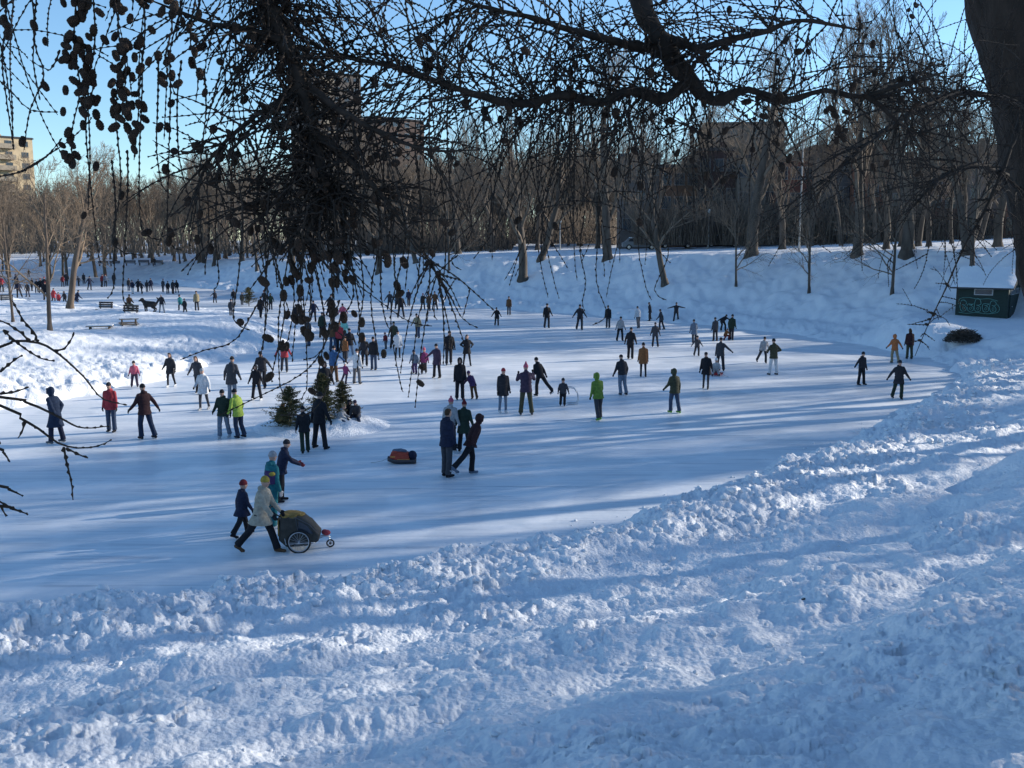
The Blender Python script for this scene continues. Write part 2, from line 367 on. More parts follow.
def gen_tree(seed,H=16,r0=.35,fork=.25,spread=.55,up=.55,lean=(0,0),levels=4,dens=1.0,lim=7,curve=.06,tw=.011,low=False):
    rg=np.random.default_rng(seed); TR=Tubes();CR=Tubes()
    def branch(p,d,L,r,lev):
        n=6 if lev<2 else (4 if lev<3 else 3)
        pts=[p];rad=[r];q=p.copy();dd=d.copy()
        for i in range(n):
            dd=nrm(dd+rg.normal(0,.13 if lev else curve,3)+np.array([0,0,(.10*up if lev else .03)]))
            q=q+dd*L/n; pts.append(q.copy()); rad.append(max(r*(1-.82*(i+1)/n) if lev else r*(1-.6*(i+1)/n),tw*.8))
        (TR if lev==0 else CR).add(pts,rad,[12,6,4,3,3][min(lev,4)])
        if lev>=levels: return
        nk=[int(9*dens*(1.35 if low else 1)),int(8*dens),int(6*dens),int(4*dens)][min(lev,3)]
        for c in range(nk):
            t=fork+(1-fork)*(c+rg.random())/nk if lev==0 else .18+.82*(c+rg.random())/nk
            f=t*n; i=min(int(f),n-1); u=f-i; pp=pts[i]*(1-u)+pts[i+1]*u; rr=rad[i]*(1-u)+rad[i+1]*u
            ax=nrm(pts[i+1]-pts[i]); az=rg.random()*6.283; s1=nrm(np.cross(ax,[.3,.5,.81])); s2=np.cross(ax,s1)
            sp=spread*(1.0 if lev else 1.15-.45*t)*rg.uniform(.75,1.25)
            nd=nrm(ax*math.cos(sp)+(s1*math.cos(az)+s2*math.sin(az))*math.sin(sp)+np.array([0,0,.12*up]))
            Lk=L*([.62,.52,.50,.5][min(lev,3)])*(1.15-.55*t)*rg.uniform(.75,1.2)
            branch(pp,nd,Lk,max(rr*([.55,.5,.5,.6][min(lev,3)]),tw),lev+1)
    d=nrm(np.array([lean[0],lean[1],1.0]))
    # flare at foot
    TR.add([(0,0,-.6),(0,0,0.0),tuple(np.array([0,0,0])+d*.5)],[r0*1.5,r0*1.35,r0*1.0],12)
    branch(np.array([0,0,.0]),d,H*.80,r0,0)
    return TR,CR
PROT=[]
specs=[dict(seed=1,H=17,r0=.42,fork=.24,spread=.62,up=.6),dict(seed=2,H=18,r0=.38,fork=.30,spread=.45,up=1.0),dict(seed=3,H=15,r0=.30,fork=.28,spread=.7,up=.4,lean=(.1,0)),
 dict(seed=4,H=19,r0=.45,fork=.22,spread=.5,up=.8,lean=(-.06,.02)),dict(seed=5,H=14,r0=.28,fork=.2,spread=.6,up=.5,lean=(-.16,0),curve=.12),dict(seed=6,H=16,r0=.34,fork=.33,spread=.52,up=.9,lean=(.05,.05))]
for i,sp in enumerate(specs):
    TR,CR=gen_tree(**sp,dens=1.22,tw=.013); PROT.append((TR.me('trunk',BARK),CR.me('crown',TWIG),sp['H']))
TR,CR=gen_tree(11,H=9,r0=.11,fork=.14,spread=.8,up=.35,dens=1.15,levels=3,tw=.010,low=True,curve=.03); PROT.append((TR.me('trunk',BARK),CR.me('crown',TWIG),9))      # 6 slender
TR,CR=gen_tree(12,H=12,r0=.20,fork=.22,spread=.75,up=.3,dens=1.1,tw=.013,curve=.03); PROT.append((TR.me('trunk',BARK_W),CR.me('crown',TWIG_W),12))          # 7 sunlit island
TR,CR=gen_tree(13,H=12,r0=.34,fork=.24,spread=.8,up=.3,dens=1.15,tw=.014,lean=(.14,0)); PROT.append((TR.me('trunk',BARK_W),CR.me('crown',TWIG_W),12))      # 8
def place_tree(p,kind,H,rz,label,group,thick=1.0,name='bare_tree'):
    tm,cm,h=PROT[kind]; s=H/h
    r=empty(name,p,rz); r.scale=(s*thick,s*thick,s); tag(r,label,'tree',group)
    link('trunk',tm,r); link('crown',cm,r); return r
FT=[ # px, py, kind, H, rot, label
(523,281,0,17,.3,'thick bare tree standing alone halfway down the shaded slope',1.15),
(541,261,4,16,2.9,'leaning bare tree just right of the thick slope tree',1.2),
(492,252,1,17,1,'straight bare tree left of the thick slope tree on the sunlit crest',1.1),
(458,254,0,16,2,'stout bare tree on the crest behind the hanging larch twigs',1.1),
(449,272,6,11,0,'thin young tree on the shaded slope left of the thick slope tree',1),
(416,262,2,15,4,'bare tree on the crest above the three skaters in a row',1),
(548,244,5,16,3,'bare tree standing back on the snow behind the leaning tree',1),
(581,245,2,15,5,'small bare tree far back right of the white lamp post',.8),
(608,260,3,19,.2,'big thick bare tree on the edge of the crest near the centre right',1.1),
(614,245,5,16,1,'bare tree directly behind the big thick crest tree',.9),
(665,287,4,15,0,'crooked bare tree curving left as it rises from the shaded slope',1),
(698,246,1,17,2.2,'bare tree left of the white street lamp at the park edge',1.1),
(752,254,0,18,3.3,'thick bare tree in front of the brick houses and parked cars',1.2),
(736,287,6,8.5,1,'young tree with low drooping twigs low on the shaded slope',1),
(809,293,6,9,2,'young slim tree with dark straight trunk on the slope near the skaters in pale trousers',1),
(892,296,6,9,3,'young slim tree with low twigs on the slope left of the shed',1.1),
(857,256,3,18,4,'tall bare tree with twin upright limbs in front of the red brick house',1.0),
(906,256,1,17,.9,'thick trunked bare tree on the crest left above the shed',1.3),
(972,271,2,12,2,'slim dark tree rising just behind the shed roof',.7),
(967,256,5,15,1,'bare tree on the crest behind the shed',1),
(115,261,0,15,.2,'bare tree behind the row of benches at far left',1),
(122,257,5,15,1.7,'narrow bare tree between the benches and the far wood',.8),
(135,258,1,16,.7,'upright bare tree behind the middle bench of the row',1),
(151,258,8,17,2.6,'thick pale-barked tree splitting into two behind the bench with a person',1.1),
(174,255,2,15,3,'bare tree right of the end bench on the sunny flat',1),
(180,265,6,11,2,'thin young tree at the top of the blue shaded bank at left',1),
(190,254,5,15,4,'bare tree set back on the flat above the left bank',1),
(200,262,1,16,5,'left tree of a close pair on the crest of the left bank',1),
(204,263,4,16,1.0,'right leaning tree of a close pair on the crest of the left bank',.9),
(214,265,2,15,1.9,'tilted bare tree right of the close pair on the left bank',.9),
(228,256,0,16,2.5,'broad bare tree set back right of the tilted one',1),
(242,262,5,16,.5,'bare tree on the crest left of the hanging cone mass',1),
(257,272,6,12,.9,'dark thin tree on the shaded bank behind the hanging strands',1.5),
(293,270,1,17,3.9,'dark tree on the bank hidden behind the densest larch twigs',1.2),
(349,268,3,18,2.1,'thick dark trunk on the bank right of the dense larch twigs',1.0),
(379,274,0,16,5.2,'dark trunk low on the bank under the brown tower',.9),
(50,331,7,9.5,0,'slender straight tree with pale trunk on the snow island',.8),
(70,309,8,13,.4,'thick leaning tree on the far edge of the snow island',.68),
(13,322,7,9,2,'thin sunlit tree at the left end of the snow island',.6)]
for px,py,k,H,rz,lab,th in FT:
    place_tree(onground(px,py),k,H,rz,lab,'bare trees around the pond',th)
rg=random.Random(5)
cnt=0
for i in range(96):
    px=-40+1120*(i+rg.random())/96; py=rg.uniform(240,250) if px>250 else rg.uniform(245,256)
    p=onground(px,py)
    if p.y>300 or p.y<70 or (px<760 and p.y<114): continue
    place_tree(p,rg.choice([0,1,2,3,5]),rg.uniform(12,18.5 if px<600 else 15.5),rg.random()*6.28,'bare grey-brown tree among many crowded at the back of the park','crowded bare trees behind the crest',rg.uniform(.7,1.05))
# trees right of the view: they stand round the pond and shade it
for i,(x,y,H) in enumerate([(27,13,17),(33,20,18),(38,9,19),(24,25,16),(44,26,18),(30,39,16),(48,15,19),(43,39,18),(52,33,19),(20,8,15),(57,22,19),(37,48,17),(44,52,18),(50,45,19),(60,50,19),(56,60,18),(66,66,18),(74,76,19),(82,88,19),(62,40,19),(68,31,19),(70,56,19),(54,6,19),(28,2,17),(90,100,18),(28,34,18),(29,43,17)]):
    place_tree(Vector((x,y,gz(x,y))),[0,3,1,2,5][i%5],H,i*1.3,'bare tree on the bank to the right of the pond','bare trees on the right bank')
# the distant wood, one mass
def wood():
    T=Tubes(); rg=np.random.default_rng(44); 
    base=[]
    for s in range(5):
        TR,CR=gen_tree(100+s,H=15,r0=.26,fork=.2,spread=.55,up=.7,dens=1.15,levels=3,tw=.024)
        base.append((np.concatenate(TR.V+CR.V),np.concatenate(TR.F+[f+TR.n for f in CR.F])))
    VV=[];FF=[];b=0
    for i in range(450):
        a=R(rg.uniform(-36,34) if i<330 else rg.uniform(-9,6)); d=rg.uniform(165,270); x=d*math.tan(a);y=d
        if math.degrees(a)>6: continue
        V,Fq=base[i%5]; th=rg.random()*6.28; s=rg.uniform(.75,1.2); c,sn=math.cos(th),math.sin(th)
        z=float(ground(np.array([x]),np.array([y]),False)[0])
        q=np.stack([V[:,0]*c-V[:,1]*sn,V[:,0]*sn+V[:,1]*c,V[:,2]],1)*s+[x,y,z]
        VV.append(q);FF.append(Fq+b);b+=len(q)
    o=link('distant_wood',mesh_np('distant_wood',np.concatenate(VV),np.concatenate(FF),True,[TWIG])); tag(o,'far wood of bare trees reading as one brown mass behind the park','wood',kind='stuff')
wood()
# understorey brush at the back of the park, one mass
def brush():
    T=Tubes(); rg=np.random.default_rng(9)
    for i in range(12000):
        a=R(rg.uniform(-34,31) if i<9000 else rg.uniform(-8,6)); d=rg.uniform(150,185) if a<.12 else rg.uniform(118,128); x=d*math.tan(a); y=d
        z=7.0 if x>0 else 5.5
        L=rg.uniform(1.5,5.5); dx,dy=rg.normal(0,.35,2)
        T.add([(x,y,z-1.0),(x+dx*L*.4,y+dy*L*.4,z+L*.5),(x+dx*L,y+dy*L,z+L)],[.04,.03,.015],3)
    tag(link('brush',T.me('brush',TWIG)),'leafless undergrowth at the foot of the far trees','undergrowth',kind='stuff')
brush()
# ------------------------------------------------------------------ firs on the ice
FIRN=mat('fir_needles',(.11,.095,.04),.8,.45,25)
def fir(p,H,W,label,seed):
    rg=np.random.default_rng(seed); r=empty('small_fir_tree',p); tag(r,label,'fir tree','cut firs standing on the ice')
    T=Tubes(); T.add([(0,0,-.1),(0,0,H)],[.05,.01],8); link('trunk',T.me('trunk',BARK_W),r)
    N=Tubes(); V=[];Fc=[]
    for i in range(230):
        t=(i/230)**.8; z=.12*H+t*.86*H; a0=rg.random()*6.28; L=W*(1-t)**.7*rg.uniform(.35,1.15)*(1+.25*math.sin(3*a0+t*9))+.06; a=a0
        d=np.array([math.cos(a),math.sin(a),rg.uniform(.0,.35)]); q0=np.array([0,0,z]); pts=[q0,q0+d*L*.5,q0+d*L+[0,0,-.04*L]]
        N.add(pts,[.012,.009,.004],3)
        for j in range(int(26*L/W)+9):
            u=rg.uniform(.15,1.05); q=q0+d*L*u; nd=nrm(rg.normal(0,1,3)+d*.9); l=rg.uniform(.05,.12)*H/1.9
            s=nrm(np.cross(nd,rg.normal(0,1,3)))*.014*H/1.9
            b=len(V); V+= [q-s,q+s,q+nd*l+s*.3,q+nd*l-s*.3]; Fc.append((b,b+1,b+2,b+3))
    A=np.concatenate(N.V); Fq=np.concatenate(N.F)
    me=mesh_np('crown',np.concatenate([A,np.array(V)]),np.concatenate([Fq,np.array(Fc)+len(A)]),True,[FIRN]); link('crown',me,r)
fir(onz(290,432),1.6,.82,'wide yellowish fir, leftmost of the three firs in the snow mound',1)
fir(onz(323,430),2.0,.66,'tallest dark fir in the middle of the snow mound',2)
fir(onz(343,422),1.5,.52,'smallest fir at the right end of the snow mound',3)
fir(onz(249,306),1.9,.95,'dark bushy fir on the ice further back behind the snow island',4)
def mound(px,py,rx,ry,h,name='snow_mound',label='',seed=1):
    c=onz(px,py); n=60; xs=np.linspace(-1.25,1.25,n); X,Y=np.meshgrid(xs,xs); r=np.hypot(X,Y)
    wx=X*rx+c[0]; wy=Y*ry+c[1]
    a,b=worley(wx*3.5,wy*3.5,seed); z=h*np.clip(1-r**2,-.5,1)*(1+.5*vn(wx,wy,seed))+np.clip(1.1-r,0,1)*.22*b*np.clip(1-a,0,1)
    z=np.where(r>1.08,-.2,z-.03)
    V=np.stack([wx.ravel(),wy.ravel(),z.ravel()],1); i=np.arange(n-1)[:,None]*n;k=np.arange(n-1)[None]
    Fq=np.stack([i+k,i+k+1,i+n+k+1,i+n+k],-1).reshape(-1,4); o=link(name,mesh_np(name,V,Fq,True,[SNOW])); tag(o,label,'snow mound')
mound(322,426,2.5,2.4,.40,label='heap of ploughed snow holding the cut firs on the ice',seed=5)
# ------------------------------------------------------------------ buildings
GLASS=mat('window_glass',(.03,.04,.055),.15,.3,2,spec=.6)
TRIMW=mat('pale_trim',(.17,.17,.17),.7,.1,5)
ROOFD=mat('dark_roof',(.05,.05,.055),.85,.2,5)
def wallmat(name,c,c2=None): 
    m=mat(name,c,.9,.18,.7,.3,6)
    return m
def building(name,p,W,D,H,wm,rows,cols,label,cat,rz=0,balc=False,ww=1.1,wh=1.5,flat=True,door=False,bay=False,base=-2,cornice=True,group=None):
    r=empty(name,p,rz); tag(r,label,cat,group)
    m=MB(); m.box((0,0,(H+base)/2),(W,D,H-base)); m.obj('wall',wm,r)
    if cornice:
        rf=MB(); rf.box((0,0,H+.15),(W+.5,D+.5,.3)); rf.box((0,0,H+.36),(W+.2,D+.2,.12)); rfo=rf.obj('roof',[ROOFD],r)
        c=MB(); c.box((W*.28,D*.1,H+1.0),(.9,.9,1.3)); c.obj('chimney',wm,rfo)
    fh=H/rows
    for j in range(rows):
        for i in range(cols):
            x=-W/2+W*(i+.5)/cols; z=fh*(j+.52)
            if door and j==0 and i==cols//2:
                d=MB(); d.box((x,-D/2-.03,1.1),(1.0,.08,2.2)); dd=d.obj('door',ROOFD,r)
                st=MB(); st.box((x,-D/2-.6,.15),(1.6,1.2,.3)); st.obj('step',TRIMW,r); continue
            f=MB(); t=.09; y=-D/2-.03
            f.box((x,y,z+wh/2),(ww+2*t,.1,t)); f.box((x,y-.03,z-wh/2),(ww+.3,.16,t)); f.box((x-ww/2-t/2,y,z),(t,.1,wh-t)); f.box((x+ww/2+t/2,y,z),(t,.1,wh-t)); f.box((x,y,z),(.05,.06,wh-t))
            fo=f.obj('window',TRIMW,r); g=MB(); g.box((x,-D/2-.005,z),(ww,.03,wh-t)); g.obj('pane',GLASS,fo)
        if balc:
            for bx in balc:
                b=MB(); z=fh*j+.1; b.box((bx,-D/2-.7,z),(W*.27,1.4,.18)); b.box((bx,-D/2-1.38,z+.6),(W*.27,.06,1.0)); b.obj('balcony',balcm,r)
    return r
balcm=mat('balcony_concrete',(.30,.25,.19),.9,.2,2)
BE=wallmat('beige_brick',(.50,.39,.25)); GB=wallmat('grey_brown_concrete',(.12,.10,.088)); BR=wallmat('brown_red_brick',(.085,.058,.048))
def bp(px,dist): d=ray(px,240); t=dist/d[1]; return Vector((d[0]*t,dist,5))
building('apartment_block',bp(-14,260),20,16,27,BE,10,5,'sunlit beige apartment block with balconies at the far left','building',R(48),balc=[2.5],cornice=True,ww=1.5,wh=1.25)
pb=MB()
building('tower_block',bp(329,330),17,16,53,GB,17,5,'tall grey concrete tower behind the larch twigs','building',R(38),ww=1.6,wh=1.4,balc=[-4])
building('tower_block',bp(388,320),17.5,16,38,BR,12,4,'brown brick tower right of the taller grey one','building',R(42),ww=1.6,wh=1.4)
building('apartment_block',bp(737,190),14,14,22,GB,7,4,'grey concrete apartment block rising behind the brick houses','building',R(-6),ww=1.4,wh=1.4)
HC=[(.07,.05,.045),(.12,.10,.09),(.16,.09,.06),(.08,.05,.045),(.15,.13,.11),(.15,.065,.05),(.09,.085,.085),(.19,.09,.06),(.12,.09,.07),(.16,.10,.08),(.14,.12,.11),(.2,.1,.07),(.11,.07,.06)]
HL=['dark brick row house at the left end of the street beyond the wood','grey row house at the left end of the street beyond the wood','brown brick row house left of the white street lamp','dark brick house behind the street lamp','pale stone-grey house behind the thick tree and parked cars','orange-brown brick house with sunlit side right of the thick tree','dark grey house left of the tall light pole','red brick row house behind the parked white car','brown house right of the red brick one','low brown brick house behind the two crest trees','grey row house with pale sills left above the shed','reddish row house directly behind the shed','dark row house behind the larch trunk at far right']
for i,c in enumerate(HC):
    if i==0: continue
    px=600+i*37; d=139-i*1.3; p=bp(px,d); p.z=6.8
    W=5.05; building('row_house',p,W,10,[9.5,10.5,9,11,10,9.6,11,11.5,9.2,8.6,10.6,9.6,10.4][i],wallmat('brick_%s'%['red','grey','tan','dark','pale','rust','slate','rose','umber','clay','stone','coral','soot'][i],c),3,3,HL[i],'house',R(-3),door=True,group='row houses along the street')
# ------------------------------------------------------------------ parked cars
TYRE=mat('tyre_rubber',(.02,.02,.02),.8,.2,30)
def car(p,rz,col,label,van=False):
    r=empty('parked_car',p,rz); tag(r,label,'car','cars parked along the street')
    m=mat('car_paint',col,.35,.06,3,spec=.5)
    b=MB()
    if van: pr=[(-2.3,.35),(-2.3,1.9),(1.2,1.95),(1.75,1.15),(2.3,1.0),(2.35,.35)]
    else: pr=[(-2.2,.35),(-2.25,.85),(-1.9,1.0),(-1.45,1.42),(.35,1.45),(1.05,.98),(2.0,.86),(2.25,.65),(2.25,.35)]
    b.prism(pr,-.85,.85); o=b.obj('body',m,r); bv=o.modifiers.new('b','BEVEL'); bv.width=.07; bv.segments=2
    g=MB()
    for s in (-1,1):
        g.prism([(-1.5,1.02),(-1.3,1.36),(.25,1.38),(.85,1.02)] if not van else [(.2,1.2),(.2,1.75),(1.1,1.75),(1.5,1.2)],s*.853-.004,s*.853+.004)
    g.obj('window',GLASS,r)
    for x in (-1.4,1.4):
        for s in (-1,1):
            w=MB(); w.tube([(x,s*.88,.33),(x,s*.70,.33)],.33,16); wo=w.obj('wheel',TYRE,r); h=MB(); h.tube([(x,s*.89,.33),(x,s*.86,.33)],.19,12); h.obj('hubcap',STEEL,wo)
    for s in (-1,1): h=MB(); h.box((2.25,s*.6,.66),(.06,.3,.14)); h.obj('headlight',TRIMW,r)
    s_=MB(); s_.box((-.5,0,1.50 if not van else 2.0),(1.7,1.45,.10)); so_=s_.obj('roof_snow',SNOW,r)
for px,c,l,v in [(722,(.10,.11,.13),'dark grey car parked left of the thick tree',0),(760,(.07,.09,.13),'dark blue car parked right of the thick tree',0),(838,(.55,.56,.58),'white car with snowy roof parked by the red brick house',0),(842,(.5,.5,.5),'pale van parked close to the houses behind the white car',1),(898,(.12,.12,.13),'dark car parked behind the thick crest tree left of the shed',0),(985,(.3,.34,.4),'silver car parked far right above the shed roof',0),(676,(.16,.15,.14),'brownish car parked above the crooked slope tree',0),(640,(.2,.21,.22),'grey car parked at the left end of the parked cars',0)]:
    d=126 if not v else 132; p=bp(px,d); p.z=gz(p.x,p.y)+.05; car(p,R(-3)+math.pi*(px%2),c,l,v)
# ------------------------------------------------------------------ lamps and poles
POLE=mat('grey_pole',(.38,.38,.37),.6,.1,5); LW=mat('lamp_globe',(.75,.75,.72),.4,.05,3)
def lamp(px,py,H,label,arm=False):
    p=onground(px,py); r=empty('street_lamp',p); tag(r,label,'street lamp','lamp posts around the park')
    m=MB(); m.tube([(0,0,-.2),(0,0,.6),(0,0,H)],[.12,.09,.06],10); m.obj('post',POLE,r)
    if arm:
        a=MB(); a.tube([(0,0,H-.1),(.5,0,H+.25),(1.5,0,H+.35)],.04,6); a.obj('arm',POLE,r); h=MB(); h.ell((1.75,0,H+.32),(.35,.14,.1)); h.obj('lamp_head',LW,r,True)
    else:
        h=MB(); h.ell((0,0,H+.2),(.2,.2,.26)); h.obj('lamp_shade',LW,r,True); c=MB(); c.tube([(0,0,H+.38),(0,0,H+.5)],[.2,.03],10); c.obj('cap',ROOFD,r)
lamp(560,250,3.8,'white lamp post right of the thick slope tree'); lamp(708,249,4.3,'white lamp post left of the thick tree by the houses')
lamp(799,250,12,'tall grey light pole with arm in front of the houses',True); lamp(478,240,4,'distant lamp post on the plateau left of the straight crest tree'); lamp(503,240,4,'distant lamp post on the plateau right of the straight crest tree')
lamp(139,259,3.8,'lamp post behind the second bench of the far row'); lamp(144,258,3.8,'lamp post behind the third bench of the far row')
# ------------------------------------------------------------------ shed
GREEN=mat('dark_green_boards',(.018,.034,.028),.7,.25,4,.6,9,stretch=(1,1,8)); GRAF=mat('graffiti_paint',(.13,.30,.27),.6,.2,10)
def shed():
    p=onground(1007,319); rz=R(-35); sc=p.y*40/1000/.82/3.6; L=3.6; D=5.2; H=2.35; c=Matrix.Rotation(rz,3,'Z')@Vector((L/2,-D/2,0))*sc
    r=empty('shed',(p.x-c.x,p.y-c.y,p.z-.05),rz); r.scale=(sc,)*3; tag(r,'dark green wooden shed with snow-covered roof and graffiti by the pond','shed')
    m=MB(); m.box((0,0,H/2-.6),(L,D,H+1.2)); m.obj('wall',GREEN,r)
    g=MB(); n=len(g.v); y0,y1=-D/2,D/2
    g.add([(x,y,z) for x in (-L/2+.01,L/2-.01) for y,z in ((y0+.02,H+.002),(y1-.02,H+.002),(0,H+1.15))],[(0,1,2),(3,5,4),(0,3,4,1),(1,4,5,2),(2,5,3,0)]); g.obj('gable',GREEN,r)
    for s_ in (-1,1):
        rf=MB(); e=.45; yo=s_*(D/2+e); zo=H-.14; xr=L/2+.4; t=.10
        q=[(-xr,yo,zo),(xr,yo,zo),(xr,0,H+1.24),(-xr,0,H+1.24)]; q2=[(a,b,z+t) for a,b,z in q]
        rf.add(q+q2,[(0,1,2,3),(7,6,5,4),(0,4,5,1),(1,5,6,2),(2,6,7,3),(3,7,4,0)]); ro=rf.obj('roof',ROOFD,r)
        V=[];Fc=[];n=16
        for j in range(n+1):
            for i in range(n+1):
                u=i/n;v=j/n; ed=min(u,1-u,v)*1.0; x=-xr+.04+(2*xr-.08)*u; V.append((x,(yo-s_*.03)*(1-v),zo+t+.004+(H+1.24-zo)*v+.15*min(1,ed*9+.1)+.03*math.sin(i*1.3+j*2.1)*min(1,ed*6)))
        for j in range(n):
            for i in range(n): a=j*(n+1)+i; Fc.append((a,a+1,a+n+2,a+n+1))
        MB().add(V,Fc).obj('roof_snow',SNOW,ro,True)
    def win(cx,cz,w,h,side):
        f=MB(); g=MB()
        if side==0: f.box((cx,-D/2-.03,cz),(w+.16,.08,h+.14)); g.box((cx,-D/2-.075,cz),(w,.03,h))
        else: f.box((L/2+.03,cx,cz),(.08,w+.16,h+.14)); g.box((L/2+.075,cx,cz),(.03,w,h))
        fo=f.obj('window',POLE,r); g.obj('pane',GLASS,fo)
    win(.1,1.98,1.15,.32,0); win(-1.2,1.98,1.3,.3,1); win(.9,1.98,1.3,.3,1)
    d=MB(); d.box((L/2+.03,-1.9+.2,.9),(.08,.85,1.75)); do=d.obj('door',mat('door_green',(.015,.03,.026),.7,.2,5),r); k=MB(); k.ell((L/2+.1,-1.35,.9),(.04,.04,.04)); k.obj('handle',STEEL,do,True)
    gr=MB(); y=-D/2-.02
    def st(pts,rad=.022):
        q,_=smooth([(a,y,z) for a,z in pts],[1]*len(pts),.05); gr.tube([tuple(v) for v in q],rad,5)
    for bx,sc in ((-1.45,1.0),(-.95,.8),(-.45,1.1),(.1,.85),(.6,1.0)):
        st([(bx+.05,.55),(bx-.03,.9),(bx+.05,1.2*sc+.1),(bx+.3,1.32*sc),(bx+.42,1.1),(bx+.2,.98),(bx+.12,1.02),(bx+.38,.86),(bx+.40,.6),(bx+.15,.5),(bx+.02,.62)])
        st([(bx+.2,.62),(bx+.3,.75),(bx+.2,.85),(bx+.14,.74),(bx+.2,.62)],.016)
    st([(-1.55,.42),(-1.0,.36),(-.3,.44),(.4,.38),(1.1,.5),(1.25,.8),(1.1,1.1)],.02); st([(-1.6,1.05),(-1.5,1.45),(-.9,1.55),(-.2,1.45),(.5,1.5),(1.1,1.35)],.018)
    gr.obj('graffiti',GRAF,r,True)
shed()
def rock(px,py,rx,rz_,label,name='brush_heap'):
    p=onground(px,py); T=Tubes(); rg=np.random.default_rng(3)
    for i in range(900):
        a=rg.random()*6.28; u=rg.random()**.5; x=rx*u*math.cos(a); y=rx*.7*u*math.sin(a); h=rz_*math.sqrt(max(0,1-u*u))*rg.uniform(.2,1)
        d=rg.normal(0,1,3); d[2]*=.35; d=nrm(d)*rg.uniform(.15,.4); q=np.array([x,y,h]); T.add([q-d*.5,q+rg.normal(0,.03,3),q+d*.5],[.02,.02,.008],3)
    o=link(name,T.me(name,BARK),None,loc=p); tag(o,label,'brush heap')
rock(963,342,1.0,.75,'dark rounded heap of brushwood on the snow in front of the shed')
# ------------------------------------------------------------------ benches
WOOD=mat('weathered_wood',(.20,.14,.09),.8,.3,3,.4,12,stretch=(.3,3,3)); DWOOD=mat('dark_wood',(.06,.05,.045),.8,.3,3,.4,12,stretch=(.3,3,3))
def picnic(px,py,rz,L,label,m,zoff=0):
    p=onground(px,py); r=empty('picnic_table',p+Vector((0,0,zoff)),rz); tag(r,label,'table','picnic tables on the snow')
    for k in range(1): b=MB(); [b.box((0,j*.19-.285,.72),(L,.17,.05)) for j in range(4)]; b.obj('tabletop',m,r)
    for s in (-1,1):
        b=MB(); b.box((0,s*.72,.43),(L,.26,.05)); b.obj('seat',m,r)
        b=MB(); b.tube([(s*L*.36,-.6,0),(s*L*.36,-.2,.70)],.045,6); b.tube([(s*L*.36,.6,0),(s*L*.36,.2,.70)],.045,6); b.box((s*L*.36,0,.38),(.06,1.5,.08)); b.obj('leg',m,r)
    b=MB(); b.box((0,0,.77),(L*.98,.7,.06)); b.obj('snow_cover',SNOW,r)
def pxlen(px,py,n): return n*onground(px,py).y/F
picnic(100,329,R(14),pxlen(100,329,25),'pale wooden picnic table, left of two half buried on the sunny island',WOOD,-.52)
picnic(129,325,R(24),pxlen(129,325,18),'pale wooden picnic table, right of two half buried on the sunny island',WOOD,-.34)
def bench(px,py,rz,L,label,m,zoff=0,grp='park benches'):
    p=onground(px,py); r=empty('park_bench',p+Vector((0,0,zoff)),rz); tag(r,label,'bench',grp)
    b=MB(); [b.box((0,j*.15-.2,.44),(L,.13,.05)) for j in range(3)]; b.obj('seat',m,r)
    b=MB(); [b.box((0,.27+j*.03,.62+j*.16),(L,.04,.13)) for j in range(3)]; b.obj('backrest',m,r)
    for s in (-1,1): b=MB(); b.box((s*L*.4,0,.2),(.07,.45,.42)); b.box((s*L*.4,.28,.5),(.06,.06,1.0)); b.obj('leg',m,r)
for px,py,rz,n,l in [(104,309,-.15,15,'dark bench on the island edge behind the picnic tables'),(128,313,-.35,19,'long dark bench where a person sits by the ice at the island tip'),(5,301,0,13,'dark bench at the far left edge of the island')]: bench(px,py,rz,pxlen(px,py,n),l,DWOOD,-.5)
for i,px in enumerate([104,115.5,131,144.5,158]): bench(px,266,math.pi+.02*i,2.0,['leftmost dark bench in the far row','second bench from the left in the far row','middle bench in the far row','fourth bench from the left in the far row','rightmost bench in the far row beside a person'][i],DWOOD,0,'row of benches at the back of the pond')
# ------------------------------------------------------------------ people
def remesh(mb,vox,smooth=4):
    me=mb.me('tmp'); o=bpy.data.objects.new('tmp',me); C.objects.link(o)
    m=o.modifiers.new('r','REMESH'); m.mode='VOXEL'; m.voxel_size=vox; m.use_smooth_shade=True
    s=o.modifiers.new('s','SMOOTH'); s.factor=.5; s.iterations=smooth
    dg=bpy.context.evaluated_depsgraph_get(); r=bpy.data.meshes.new_from_object(o.evaluated_get(dg))
    bpy.data.objects.remove(o); bpy.data.meshes.remove(me); r.materials.clear()
    r.polygons.foreach_set('use_smooth',[True]*len(r.polygons)); return r
